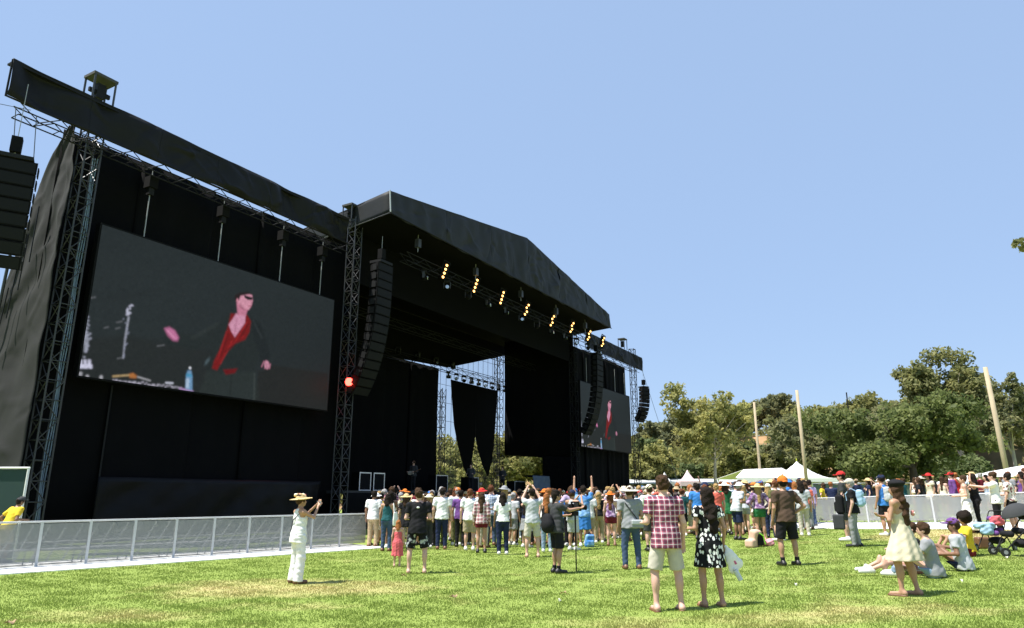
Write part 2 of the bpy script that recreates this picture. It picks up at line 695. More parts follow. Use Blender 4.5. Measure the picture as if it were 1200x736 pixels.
TG = 'trees beyond the park fence'
# name, label, px, Y, width, height, z0, leaves, size, mat, r, seed, nlobes
TREES = [
    ('oak_tree', 'broad dark green oak with low spreading crown and forked trunk', 1074, 72, 15.0, 9.0, 1.6, 14000, .26, OAK, .45, 11, 9),
    ('eucalyptus_tree', 'tall bushy eucalyptus rising above the dark oak, left of the leaning pole', 1134, 92, 11.5, 11.0, 8.5, 9000, .30, EUCA, .42, 12, 6),
    ('sycamore_tree', 'slender pale green sycamore with airy crown left of the white tent', 838, 66, 7.6, 8.5, 2.4, 5200, .22, LIME, .16, 13, 8),
    ('gum_tree', 'loose grey green tree at the right edge of the picture beyond the leaning pole', 1196, 84, 7.0, 9.0, 6.0, 4200, .26, GREY, .25, 14, 5),
    ('bushy_tree', 'dense grey green tree between the second pole and the dark oak', 986, 84, 12.0, 9.5, 1.2, 10000, .28, GREY, .30, 15, 7),
    ('willow_tree', 'soft olive tree just right of the second wooden pole', 958, 92, 8.0, 8.0, 1.5, 6000, .28, OLIVE, .25, 16, 6),
    ('poplar_tree', 'yellow green tree close beside the right end of the stage', 757, 74, 5.2, 5.6, 0.8, 5000, .24, LIME, .18, 17, 6),
    ('evergreen_tree', 'low dark green tree behind the small peaked canopies', 785, 78, 6.4, 4.0, 0.5, 5000, .24, DEEP, .20, 18, 5),
    ('olive_tree', 'brownish olive tree on the slope between the stage and the sycamore', 800, 100, 9.0, 5.0, 1.5, 6000, .30, OLIVE, .25, 19, 6),
    ('round_tree', 'rounded dark tree on the hill crest above the first pole', 915, 138, 13.0, 7.0, 1.0, 7000, .40, GREY, .30, 20, 6),
    ('slope_tree', 'olive tree low on the slope right of the sycamore', 872, 88, 7.0, 5.5, .8, 5000, .28, OLIVE, .22, 21, 5),
    ('spreading_tree', 'grey olive tree under the bare orange slope behind the white tent', 920, 88, 7.5, 5.6, .8, 5500, .28, GREY, .22, 22, 5),
    ('crest_tree', 'small dark tree on the hill crest just right of the stage', 762, 128, 8.0, 4.6, .8, 4000, .36, DEEP, .2, 23, 5),
    ('ridge_tree', 'leafy tree on the ridge right of the second pole', 1000, 125, 16.0, 8.0, .8, 7000, .38, OLIVE, .3, 24, 6),
    ('flat_topped_tree', 'flat topped tree poking above the dark oak crown', 1052, 118, 9.0, 7.5, 2.0, 4500, .34, GREY, .25, 25, 5),
    ('back_tree', 'mid green tree on the ridge left of the tall eucalyptus', 1098, 122, 13.0, 8.0, 2.0, 6000, .36, OLIVE, .3, 26, 5),
    ('shade_tree', 'dark tree seen low under the right side of the oak', 1120, 84, 9.0, 5.0, .8, 5000, .28, DEEP, .25, 27, 5),
    ('far_tree', 'dark tree on the ridge at the right edge of the picture', 1190, 128, 10.0, 4.5, 1.5, 5500, .36, EUCA, .3, 28, 5),
    ('hedge_tree', 'dull green tree behind the long grey canopy roof', 828, 92, 8.0, 5.0, .6, 4500, .28, OLIVE, .2, 29, 5),
    ('laurel_tree', 'broad dull green tree filling the slope behind the second pole', 952, 104, 11.0, 7.0, .6, 6000, .30, GREY, .25, 33, 6),
    ('scrub_oak', 'low spreading oak left of the orange slope', 833, 108, 10.0, 5.2, .6, 5500, .30, OLIVE, .25, 34, 6),
    ('pepper_tree', 'pale green tree in the gap right of the stage end', 742, 92, 8.0, 5.2, .6, 5000, .28, OLIVE, .22, 35, 6),
    ('live_oak', 'rounded green tree beneath the tall eucalyptus', 1118, 98, 10.0, 8.0, 1.0, 6500, .30, DEEP, .28, 36, 6),
    ('backstage_tree', 'sunlit yellow green tree seen through the stage left of the first hanging tail', 520, 84, 8.5, 8.0, .8, 6000, .28, LIME, .22, 30, 6),
    ('rear_tree', 'bright green tree seen through the stage between the hanging tails', 566, 88, 8.0, 8.0, .6, 6000, .28, LIME, .22, 31, 6),
    ('backdrop_tree', 'green tree seen through the stage right of the hanging tails', 612, 86, 8.5, 7.5, .6, 6000, .28, OLIVE, .22, 32, 6),
]
for (nm, lb, px, Y, w, h, z0, nl, sz, mt, tr, sd, nlo) in TREES:
    bz = hz(px, Y)
    pale = nm in ('sycamore_tree', 'eucalyptus_tree', 'gum_tree', 'poplar_tree')
    tree(nm, lb, px, Y, bz, lob(w * 1.08, h, z0, nlo + 4, sd, w * .8), nl, sz, mt, tr, PALEBARK if pale else BARK, sd, .05 if nm == 'sycamore_tree' else 0, TG,
         clump=.34 if nm not in ('sycamore_tree', 'gum_tree') else .26, nclump=24, bare=6 if pale else 0)

rgt = random.Random(8)
HT = sorted([rgt.uniform(735, 1225) for _ in range(20)])
ORDW = ['first', 'second', 'third', 'fourth', 'fifth', 'sixth', 'seventh', 'eighth', 'ninth', 'tenth', 'eleventh', 'twelfth', 'thirteenth', 'fourteenth', 'fifteenth', 'sixteenth', 'seventeenth', 'eighteenth', 'nineteenth', 'twentieth']
for i, px in enumerate(HT):
    Y = rgt.uniform(112, 158)
    if px < 860:
        Y = rgt.uniform(135, 158)
    if 868 < px < 905 or 1150 < px:
        Y = rgt.uniform(140, 158)
    w = rgt.uniform(8, 13)
    mt = rgt.choice((OLIVE, GREY, DEEP, EUCA))
    tree('hillside_tree', '%s small tree from the stage along the far hillside' % ORDW[i], px, Y, hz(px, Y), lob(w, rgt.uniform(4.5, 7), .6, 7, 200 + i, w * .8), 2600, .38, mt, .22, BARK, 300 + i, 0,
         'small trees on the far hillside', clump=.36, nclump=18)

# the branch reaching in at the right edge belongs to a tall gum standing outside the frame
tree('overhanging_tree', 'leafy branch tip of a tall gum reaching in at the right edge', None, 22.0, .75,
     [(0.6, 0, 11.4, 2.2, 2.2, 1.6), (-4.75, 0.0, 9.0, .62, .5, .24), (1.8, .6, 10.0, 2.0, 1.6, 1.3)], 2600, .10, EUCA, .26, PALEBARK, 44, 0, None, nclump=14)
bpy.data.objects['overhanging_tree'].location = (22.1, 22.0, .7)


def scrub():
    rg = np.random.default_rng(77)
    n = 900
    x = rg.uniform(-70, 110, n)
    y = 84 + 80 * rg.random(n) ** 1.2
    pxs = 600 + CF * x * 1.0328 / y
    keep = ~(((pxs > 866) & (pxs < 908) & (y > 96) & (y < 140)) | ((pxs > 1150) & (pxs < 1200) & (y > 82) & (y < 132)))
    x, y = x[keep], y[keep]
    z = hill_h(x, y)
    r = rg.uniform(.9, 2.6, len(x))
    v, t = leaf_cloud(np.stack([x, y, z + r * .45], 1), r, 80000, .30, rg, .7)
    m = mesh_np('scrub', v, np.arange(len(v)).reshape(-1, 4), OLIVE)
    at = m.attributes.new('tint', 'FLOAT', 'FACE')
    at.data.foreach_set('value', t.astype(np.float32))
    tag(link('hillside_scrub', m), 'low olive scrub covering the far hillside', 'scrub', kind='stuff')


scrub()

# ------------------------------------------------------------------ the stage
def fabric(corners, nu, nv, amp, seed, thick=0.05, sag=0.0, folds=0.0, fold_k=20.0, fix=True, x_off=0.0, x_len=None):
    """wrinkled sheet over a quad (p00, p10, p11, p01), with thickness; returns MB"""
    a, b, c, d = [np.array(p) for p in corners]
    rg = np.random.default_rng(seed)
    U, V = np.meshgrid(np.linspace(0, 1, nu + 1), np.linspace(0, 1, nv + 1))
    P = (a * (1 - U[..., None]) + b * U[..., None]) * (1 - V[..., None]) + (d * (1 - U[..., None]) + c * U[..., None]) * V[..., None]
    nrm = np.cross(b - a, d - a)
    nrm = nrm / np.linalg.norm(nrm)
    L = np.linalg.norm(b - a)
    H = np.linalg.norm(d - a)
    x, y = U * L + x_off, V * H
    LT = x_len or L
    D = np.zeros_like(x)
    for _ in range(9):
        k = rg.uniform(.5, 3.2)
        th = rg.uniform(-.9, .9)
        D += rg.uniform(.3, 1) / k * np.sin(k * 2 * (x * math.cos(th) + y * math.sin(th)) + rg.uniform(0, 6) + 1.2 * np.sin(y * 1.1 + x * .4))
    D *= amp
    for _ in range(int(3 + LT * H * 1.6)):
        cx, cy = rg.uniform(0, LT), rg.uniform(0, H)
        th = rg.normal() * .5 + (0.6 if rg.random() < .5 else -.6)
        dx, dy = x - cx, y - cy
        al = dx * math.cos(th) + dy * math.sin(th)
        ac = -dx * math.sin(th) + dy * math.cos(th) + .08 * np.sin(al * 3)
        D += amp * rg.uniform(.35, 1.1) * (1 if rg.random() < .6 else -1) * np.exp(-(ac / rg.uniform(.07, .16)) ** 2 - (al / rg.uniform(.3, 1.0)) ** 2)
    if folds:
        D += folds * np.sin(x * fold_k / 3 + 1.6 * np.sin(x * 1.3) + .4 * np.sin(y * .8))
    if fix:
        D *= np.minimum(1, 6 * np.minimum(V, 1 - V) + .25)
    P = P + nrm * D[..., None]
    if sag:
        P[..., 2] -= sag * np.sin(x * 1.25) ** 2 * (1 - V)
    mb = MB()
    F = P.reshape(-1, 3)
    B = F - nrm * thick
    mb.v = [Vector(p) for p in F] + [Vector(p) for p in B]
    o = len(F)
    w = nu + 1
    for j in range(nv):
        for i in range(nu):
            q = [j * w + i, j * w + i + 1, (j + 1) * w + i + 1, (j + 1) * w + i]
            mb.f.append(q)
            mb.f.append([o + t for t in reversed(q)])
    for i in range(nu):
        mb.f.append([i + 1, i, o + i, o + i + 1])
        t = nv * w + i
        mb.f.append([t, t + 1, o + t + 1, o + t])
    for j in range(nv):
        t = j * w
        mb.f.append([t, t + w, o + t + w, o + t])
        t = j * w + nu
        mb.f.append([t + w, t, o + t, o + t + w])
    return mb


def tower(name, label, s, n, z0, z1, w, bay, group=None, split=True, r=0.03, mesh=UNIT):
    root = empty(name, W(s, n, z0), label=label, cat='tower', group=group)
    cs = [(-w / 2, w / 2), (w / 2, w / 2), (w / 2, -w / 2), (-w / 2, -w / 2)]
    for (a, b) in cs:
        strut('leg', W(s + a, n + b, z0), W(s + a, n + b, z1), r, root, mesh)
    k = 0
    z = z0 + .15
    mb = MB()
    while z < z1 - .05:
        z2 = min(z + bay, z1)
        for f in range(4):
            a, b = cs[f], cs[(f + 1) % 4]
            pa, pb = W(s + a[0], n + a[1], z), W(s + b[0], n + b[1], z)
            qa, qb = W(s + a[0], n + a[1], z2), W(s + b[0], n + b[1], z2)
            if split and f in (0, 3):
                strut('rung', pa, pb, r * .6, root, mesh)
                strut('brace', pa if k % 2 else pb, qb if k % 2 else qa, r * .6, root, mesh)
            else:
                mb.tube(pa, pb, r * .6, 4)
                mb.tube(pa if k % 2 else pb, qb if k % 2 else qa, r * .6, 4)
        z = z2
        k += 1
    mb.build('rear_lattice', TRUSS if mesh is UNIT else TRUSS_DARK, root)
    return root


def truss(name, label, s0, s1, n, z, w, h, bay, group=None, mat=TRUSS_DARK, chord_mesh=UNIT_D, r=.025):
    """horizontal box truss along the front of the stage"""
    root = empty(name, W((s0 + s1) / 2, n, z), label=label, cat='truss', group=group)
    for dn in (-w / 2, w / 2):
        for dz in (-h / 2, h / 2):
            strut('chord', W(s0, n + dn, z + dz), W(s1, n + dn, z + dz), r, root, chord_mesh)
    nb = max(2, int(round((s1 - s0) / bay)))
    for i in range(nb):
        a = s0 + (s1 - s0) * i / nb
        b = s0 + (s1 - s0) * (i + 1) / nb
        z_a, z_b = (z - h / 2, z + h / 2) if i % 2 else (z + h / 2, z - h / 2)
        for dn in (w / 2, -w / 2):
            strut('web', W(a, n + dn, z_a), W(b, n + dn, z_b), r * .7, root, chord_mesh)
        strut('spreader', W(a, n - w / 2, z - h / 2), W(a, n + w / 2, z - h / 2), r * .6, root, chord_mesh)
    return root


STG = 'lattice towers of the stage'
tower('truss_tower', 'tall aluminium lattice tower at the left end of the big screen', 0.1, 0.0, 0.0, 14.6, .52, .62, STG)
tower('truss_tower', 'lattice tower with a red lamp between the left screen and the stage', 13.15, 0.2, 0.0, 15.2, .50, .62, STG)
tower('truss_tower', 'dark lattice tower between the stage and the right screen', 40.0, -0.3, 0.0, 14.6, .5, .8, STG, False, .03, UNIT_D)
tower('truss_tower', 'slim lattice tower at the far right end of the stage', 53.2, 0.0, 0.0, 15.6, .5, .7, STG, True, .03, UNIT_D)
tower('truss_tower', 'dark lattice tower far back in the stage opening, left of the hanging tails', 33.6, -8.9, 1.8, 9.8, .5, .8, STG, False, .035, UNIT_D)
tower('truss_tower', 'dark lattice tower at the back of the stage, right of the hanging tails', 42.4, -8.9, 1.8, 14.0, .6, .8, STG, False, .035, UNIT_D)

# white cable bundle climbing the left tower
mb = MB()
for k in range(3):
    pts = [W(.2 + .06 * k, .15 + .05 * math.sin(i * 1.7 + k), .3 + i * .9) for i in range(15)]
    mb.path(pts, .018, 5)
single('cable_bundle', mb, pbr('grey_blue_cable', (.16, .22, .30), .6), W(.2, .15, .3), 'blue grey cable bundle running up inside the left lattice tower', 'cable')

# tower heads
TAN = pbr('tan_plate', (.045, .044, .042), .8)


def head(s, n, z, w, h, label):
    root = empty('tower_head', W(s, n, z), label=label, cat='tower head', group='heads on top of the towers')
    for a in (-w / 2, w / 2):
        for b in (-.3, .3):
            strut('post', W(s + a, n + b, z), W(s + a, n + b, z + h), .035, root)
    MB().sbox(s - w / 2 - .06, s + w / 2 + .06, -.33 + n, .33 + n, z + h, z + h + .10).build('sheave_plate', TAN, root)
    MB().sbox(s - w / 2, s + w / 2, -.05 + n, .05 + n, z + h * .45, z + h * .6).build('cross_bar', TRUSS_DARK, root)
    MB().sbox(s - .14, s + .14, -.12 + n, .12 + n, z + h * .3, z + h * .85).build('pulley_block', TRUSS_DARK, root)


head(-.05, .3, 14.7, .72, 1.0, 'square pulley head standing above the black beam at upper left')
head(12.9, .1, 15.0, .55, .75, 'small pulley head between the left wing and the peaked roof')
head(50.4, .1, 15.0, .7, 1.0, 'tiny pulley head above the far right wing beam')


# wing beams wrapped in black vinyl
def wing_beam(s0, s1, label, seed, npan):
    root = empty('wing_beam', W((s0 + s1) / 2, .8, 13.45), label=label, cat='beam', group='vinyl wrapped wing beams')
    for i in range(npan):
        a = s0 + (s1 - s0) * i / npan
        b = s0 + (s1 - s0) * (i + 1) / npan - .004
        e = .8
        fabric([W(a, e, 13.46), W(b, e, 13.46), W(b, e, 14.74), W(a, e, 14.74)], 70, 30, .075, seed, .012, sag=.06, x_off=a - s0, x_len=s1 - s0).build('front_panel', SKIN_BLACK, root, True)
    MB().sbox(s0 + .01, s1 - .01, .45, .77, 14.60, 14.66).build('top_cover', SKIN_BLACK, root)
    MB().tube(W(s0, .74, 13.46), W(s1, .74, 13.46), .03).build('bottom_pipe', TRUSS_DARK, root)
    MB().tube(W(s0 + .02, .74, 13.46), W(s0 + .02, .74, 14.72), .03).build('end_pipe', TRUSS_DARK, root)
    return root


wing_beam(-2.95, 12.1, 'long black vinyl covered beam over the left screen, cantilevered past the tower', 3, 6)
wing_beam(40.6, 53.8, 'far black beam over the right screen beyond the peaked roof', 30, 4)
truss('roof_truss', 'open lattice truss under the left black beam with sky behind it', -2.45, 12.3, .40, 13.30, .42, .40, .62, 'roof trusses')
truss('roof_truss', 'open lattice truss under the far right black beam', 40.6, 53.6, .25, 13.5, .5, .5, .9, 'roof trusses')


# black back drapes of the wings, hung in widths
def drape_wall(label, s0, s1, n, z0, z1, nw, seed, mat=BLACK, name='black_drape', amp=.02, folds=.035):
    root = empty(name, W((s0 + s1) / 2, n, z0), label=label, cat='drape', group='black stage drapes')
    for i in range(nw):
        a = s0 + (s1 - s0) * i / nw
        b = s0 + (s1 - s0) * (i + 1) / nw + .40
        fabric([W(a, n + .11 * (i % 2), z0), W(b, n + .11 * (i % 2), z0), W(b, n + .11 * (i % 2), z1), W(a, n + .11 * (i % 2), z1)],
               30, 8, amp, seed + i, .015, folds=folds, fold_k=16).build('drape_width', mat, root, True)
    return root


drape_wall('tall black drape hanging behind the big left screen', -.42, 13.9, -.85, .05, 13.98, 5, 50)
drape_wall('tall black drape hanging behind the far right screen', 40.2, 52.4, -.7, .05, 13.75, 5, 60)
drape_wall('black rear backdrop filling the left of the stage', 13.2, 32.2, -8.6, 1.8, 11.25, 6, 70)
# pipe seen upright on the left drape and glossy vinyl band near its foot
strut_root = empty('drape_pipe', W(2.35, -.55, 0), label='thin dark upright pipe in front of the left drape under the screen', cat='pipe')
strut('pipe', W(2.35, -.5, 0), W(2.35, -.5, 5.3), .03, strut_root, UNIT_D)
GLOSS = pbr('glossy_black_vinyl', (.004, .004, .0045), .42, var=.2, scale=2, bump=.35, bscale=2.0, spec=.14)
mb = fabric([W(2.3, -.42, .05), W(12.6, -.42, .05), W(12.6, -.46, 2.2), W(2.3, -.46, 2.2)], 60, 12, .03, 81, .02, folds=.012)
single('vinyl_skirt', mb, GLOSS, W(7, -.44, 0), 'glossy black vinyl skirt along the foot of the left drape', 'skirt', smooth=True)

# side sheet of the left wing, faded by the sun
root = empty('side_sheet', W(-.45, -1, 0), label='sun faded grey black fabric sheet on the left side of the stage', cat='fabric')


def side_pt(n, z, out=0.0):
    return W(-.38 - out, n, z)


SH = [(14.05, -.60, -.35), (13.1, -1.42, -.1), (12.2, -1.98, .12), (10.6, -2.05, .12), (8.7, -2.9, .12), (7.6, -3.5, .12), (5.0, -4.6, .14), (2.6, -5.3, .16), (.1, -5.9, .2)]


def side_sheet():
    SHs = sorted(SH)
    zz = np.linspace(.1, 14.05, 120)
    nb = np.interp(zz, [q[0] for q in SHs], [q[1] for q in SHs])
    nf = np.interp(zz, [q[0] for q in SHs], [q[2] for q in SHs])
    mb = fabric([(0, 0, 0), (4, 0, 0), (4, 0, 14), (0, 0, 14)], 40, 119, .035, 91, .02, folds=.035, fold_k=6, fix=False)
    half = len(mb.v) // 2
    w = 41
    for k, q in enumerate(mb.v):
        j, i = divmod(k % half, w)
        f = i / 40
        out_ = -q.y + .022 * (14 - zz[j]) * (1 - .6 * f)
        mb.v[k] = side_pt(nb[j] * (1 - f) + nf[j] * f, zz[j], out_)
    return mb


side_sheet().build('sheet', SIDE_FAB, root, True)
for q in range(4):
    mb = MB().path([side_pt(-1.0 - q * .35, 11.0 - q * .9, .32), side_pt(-.9 - q * .42, 9.0 - q * .9, .36)], .02, 5)
    mb.build('seam_strap', TRUSS_DARK, root)
MB().path([side_pt(-2.6, 6, .3), side_pt(-2.3, 11.6, .3)], .05, 6).build('support_pole', TRUSS, root)

# LED screens
LED, nt_, bs_ = nmat('led_screen')


def led_mat(nt, bs):
    at = nt.nodes.new('ShaderNodeAttribute')
    at.attribute_name = 'led'
    bs.inputs['Base Color'].default_value = (.008, .0085, .009, 1)
    bs.inputs['Roughness'].default_value = .55
    nt.links.new(at.outputs['Color'], bs.inputs['Emission Color'])
    bs.inputs['Emission Strength'].default_value = 0.40
    bs.inputs['Specular IOR Level'].default_value = .08


led_mat(nt_, bs_)
SCR_W, SCR_H = 11.3, 5.3


def srgb(c):
    c = np.asarray(c, float) / 255.
    return np.where(c <= .04045, c / 12.92, ((c + .055) / 1.055) ** 2.4)


def paint_screen():
    """the live picture: coordinates u 0..1 left to right, v 0..1 bottom to top, aspect 2.13"""
    nx, ny = 440, 208
    U, V = np.meshgrid((np.arange(nx) + .5) / nx, (np.arange(ny) + .5) / ny)
    A = SCR_W / SCR_H
    X, Y = U * A, V
    img = np.zeros((ny, nx, 3))
    rg = np.random.default_rng(4)
    low = .5 + .5 * np.sin(X * 2.2 + 1) * np.sin(Y * 3 + .4)
    img[:] = srgb((40, 46, 48)) * (0.92 + .16 * low)[..., None]

    def put(mask, col):
        m = np.clip(mask, 0, 1)[..., None]
        img[:] = img * (1 - m) + srgb(col) * m

    def ell(cx, cy, rx, ry, ang=0., soft=.15):
        c, s = math.cos(ang), math.sin(ang)
        x, y = X - cx, Y - cy
        d = np.sqrt(((x * c + y * s) / rx) ** 2 + ((-x * s + y * c) / ry) ** 2)
        return np.clip((1 - d) / soft, 0, 1)

    def poly(pts, soft=.012):
        d = np.full(X.shape, 1e9)
        inside = np.zeros(X.shape, bool)
        n = len(pts)
        for i in range(n):
            ax, ay = pts[i]
            bx, by = pts[(i + 1) % n]
            ex, ey = bx - ax, by - ay
            wx, wy = X - ax, Y - ay
            t = np.clip((wx * ex + wy * ey) / (ex * ex + ey * ey + 1e-12), 0, 1)
            d = np.minimum(d, np.hypot(wx - ex * t, wy - ey * t))
            cnd = (ay > Y) != (by > Y)
            xin = ax + (Y - ay) * ex / (ey + 1e-12)
            inside ^= cnd & (X < xin)
        sd = np.where(inside, d, -d)
        return np.clip(sd / soft + .5, 0, 1)

    def line(p, q, w):
        ex, ey = q[0] - p[0], q[1] - p[1]
        t = np.clip(((X - p[0]) * ex + (Y - p[1]) * ey) / (ex * ex + ey * ey), 0, 1)
        d = np.hypot(X - p[0] - ex * t, Y - p[1] - ey * t)
        return np.clip((w - d) / (w * .6) , 0, 1)
    def q5(cx, cy):      # survey of the live picture on the screen plane
        return q0(220 + cx / 4.33, 320 + cy / 4.33)

    def q4(cx, cy):
        return q0(80 + cx / 4.906, 330 + cy / 4.906)

    def q0(px, py):
        u, v = (px - 600) / CF, (py - 368) / CF
        a_, b_, d_ = u, CC + v * CS, CS - v * CC
        t = (P0[0] * ND[0] + P0[1] * ND[1]) / (a_ * ND[0] + b_ * ND[1])
        s_ = (t * a_ - P0[0]) * SD[0] + (t * b_ - P0[1]) * SD[1]
        return ((s_ - .9) / SCR_H, (1.6 + t * d_ - 5.4) / SCR_H)

    def P5(pts, soft=.012):
        return poly([q5(*p_) for p_ in pts], soft)

    def L5(a_, b_, w):
        return line(q5(*a_), q5(*b_), w)

    def P4(pts, soft=.012):
        return poly([q4(*p_) for p_ in pts], soft)

    def L4(a_, b_, w):
        return line(q4(*a_), q4(*b_), w)

    def E4(c, rx, ry, ang=0, soft=.4):
        x_, y_ = q4(*c)
        return ell(x_, y_, rx, ry, ang, soft)

    def E5(c, rx, ry, ang=0, soft=.4):
        x_, y_ = q5(*c)
        return ell(x_, y_, rx, ry, ang, soft)
    # darker floor of the picture, drum riser and cloth behind
    put(P5([(440, 468), (710, 510), (710, 720), (330, 660), (360, 500)], .02) * .8, (36, 36, 34))
    put(P4([(60, 330), (330, 310), (860, 400), (860, 680), (40, 560)], .05) * .55, (37, 38, 36))
    put(P4([(130, 100), (330, 120), (520, 60), (520, 40), (300, 70), (140, 70)], .05) * .3, (32, 35, 37))
    # jacket and sleeves
    put(P5([(215, 205), (165, 250), (60, 320), (-110, 290), (-120, 350), (20, 395), (110, 370), (140, 400), (90, 470), (110, 560), (330, 560), (345, 470), (360, 420), (345, 330), (320, 240), (330, 215)], .025) * .85, (37, 43, 43))
    put(P5([(318, 225), (365, 250), (395, 330), (420, 430), (372, 450), (350, 380), (330, 320)], .02) * .8, (31, 36, 38))
    put(L5((150, 260), (20, 330), .02) * .35, (58, 64, 62))
    put(L5((330, 240), (375, 330), .014) * .35, (60, 66, 68))
    put(P5([(95, 500), (345, 500), (360, 640), (50, 620)], .03) * .6, (47, 55, 53))
    put(L5((338, 510), (336, 640), .012) * .5, (72, 80, 78))
    put(L5((220, 520), (215, 640), .012) * .5, (30, 35, 34))
    # open red shirt with folds
    put(P5([(218, 205), (205, 262), (185, 330), (158, 395), (132, 445), (122, 484), (148, 494), (176, 440), (205, 396), (242, 358), (290, 338), (312, 300), (320, 245), (300, 212)], .014), (128, 20, 22))
    put(P5([(178, 490), (252, 484), (238, 508), (192, 516)], .012), (112, 16, 22))
    for (a_, b_) in (((195, 300), (150, 440)), ((300, 250), (240, 345)), ((225, 345), (165, 460)), ((285, 320), (215, 370))):
        put(L5(a_, b_, .009) * .5, (176, 38, 40))
    for (a_, b_) in (((205, 310), (168, 420)), ((270, 330), (190, 400)), ((305, 260), (270, 320))):
        put(L5(a_, b_, .008) * .55, (82, 8, 14))
    # chest, neck, head
    put(P5([(207, 262), (228, 232), (244, 205), (292, 212), (290, 252), (262, 292), (238, 326), (220, 296)], .012), (222, 158, 186))
    put(L5((250, 230), (236, 310), .008) * .5, (176, 104, 136))
    put(P5([(246, 140), (252, 215), (294, 216), (304, 184), (284, 158)], .012), (208, 132, 158))
    put(P5([(250, 118), (262, 106), (300, 104), (326, 112), (329, 140), (322, 168), (308, 188), (286, 184), (266, 168), (252, 146)], .010), (226, 158, 180))
    put(P5([(236, 132), (240, 112), (262, 100), (300, 96), (322, 104), (300, 110), (268, 116), (258, 140), (250, 148)], .012), (40, 27, 28))
    put(E5((251, 138), .012, .020, 0, .5) * .9, (232, 150, 172))
    put(P5([(284, 112), (328, 124), (326, 137), (304, 136), (288, 126)], .008), (24, 16, 22))
    put(L5((306, 168), (322, 166), .006) * .8, (150, 70, 92))
    put(L5((318, 140), (326, 154), .006) * .6, (190, 116, 140))
    put(P5([(262, 150), (280, 172), (300, 188), (280, 190), (258, 170)], .012) * .45, (150, 82, 104))
    # near hand, spread low; far hand blurred
    put(E5((400, 466), .030, .040, .2, .35), (222, 160, 184))
    for (a_, b_) in (((386, 448), (374, 476)), ((396, 446), (390, 484)), ((408, 452), (404, 486)), ((418, 462), (414, 484))):
        put(L5(a_, b_, .008) * .7, (205, 130, 156))
    put(L5((400, 460), (398, 484), .004) * .6, (130, 70, 92))
    put(P4([(552, 270), (580, 262), (612, 282), (634, 322), (626, 342), (600, 338), (572, 312)], .02), (206, 122, 166))
    put(L4((572, 284), (612, 326), .008) * .6, (236, 166, 200))
    put(L4((566, 300), (600, 334), .006) * .5, (150, 78, 110))
    put(E5((98, 448), .018, .05, -.5, .7) * .6, (92, 112, 120))
    # stands, clamps and cymbal glints
    for (a_, b_, w) in (((346, 205), (326, 330), .009), ((326, 330), (314, 440), .007), ((100, 260), (96, 400), .010), ((112, 330), (104, 390), .007)):
        put(L4(a_, b_, w) * .85, (172, 176, 192))
    for k in range(16):
        put(E4((345 + rg.normal() * 10, 175 + rg.normal() * 20), .011, .007, rg.uniform(0, 3), .5) * .9, (206, 208, 230))
    for k in range(14):
        put(E4((330 + rg.normal() * 8, 320 + rg.normal() * 55), .008, .006, rg.uniform(0, 3), .5) * .7, (160, 165, 190))
    for k in range(26):
        put(E4((108 + rg.normal() * 10, 310 + rg.normal() * 75), .008, .010, rg.uniform(0, 3), .5) * .8, (176, 180, 200))
    for (c_, l_) in (((140, 92), 14), ((292, 232), 16), ((218, 264), 12), ((284, 268), 12), ((530, 368), 20), ((296, 440), 14)):
        put(L4((c_[0] - l_, c_[1] + 3), (c_[0] + l_, c_[1] - 3), .006) * .7, (120, 122, 128))
    # white lettering in two rows, too small to read, bottom left
    for (y0, y1, xs) in ((452, 474, (66, 92, 116)), (480, 496, (62, 78, 94, 110, 124))):
        for i, x0 in enumerate(xs):
            put(L4((x0, y0), (x0, y1), .007), (220, 220, 244))
            put(L4((x0 + 9, y0), (x0 + 9, y1), .006), (220, 220, 244))
            put(L4((x0, y0 if i % 2 else y1), (x0 + 9, y1 if i % 3 else (y0 + y1) / 2), .006), (220, 220, 244))
    for c_ in ((70, 530), (108, 547), (188, 550)):
        put(E4(c_, .013, .016, 0, .5), (190, 190, 198))
    # guitar on its stand, keyboard edge and bottle along the foot of the picture
    put(L4((256, 545), (352, 538), .008), (196, 168, 120))
    put(P4([(348, 532), (372, 526), (392, 540), (390, 556), (352, 554)], .010), (190, 120, 62))
    put(L4((398, 548), (470, 570), .007) * .9, (190, 190, 196))
    for k in range(44):
        f_ = k / 43
        put(E4((258 + 390 * f_, 568 + 42 * f_ + rg.normal() * 4), .007, .009, 0, .5) * (.5 + .5 * rg.random()), (206, 202, 220))
    put(L4((560, 582), (600, 584), .008) * .9, (225, 228, 245))
    put(P4([(672, 622), (676, 540), (686, 510), (706, 512), (712, 545), (712, 630)], .010), (118, 160, 198))
    put(P4([(676, 560), (694, 556), (692, 612), (674, 610)], .010) * .8, (196, 216, 240))
    put(P4([(678, 528), (708, 532), (710, 550), (678, 546)], .008) * .8, (60, 150, 190))
    put(E4((699, 497), .012, .012, 0, .4), (236, 240, 250))
    put(L4((640, 614), (714, 632), .010) * .8, (186, 150, 202))
    ker = np.array([.22, .56, .22])
    for _ in range(2):
        for ax in (0, 1):
            pad = [(0, 0)] * 3
            pad[ax] = (1, 1)
            q = np.pad(img, pad, mode='edge')
            n = img.shape[ax]
            img = sum(ker[k] * np.take(q, np.arange(k, k + n), axis=ax) for k in range(3))
    blk = np.repeat(np.repeat(rg.normal(size=(ny // 4, nx // 4, 1)), 4, 0), 4, 1)
    img = img * (1 + .05 * blk + .04 * rg.normal(size=(ny, nx, 1)))
    return np.clip(img, 0, 1)


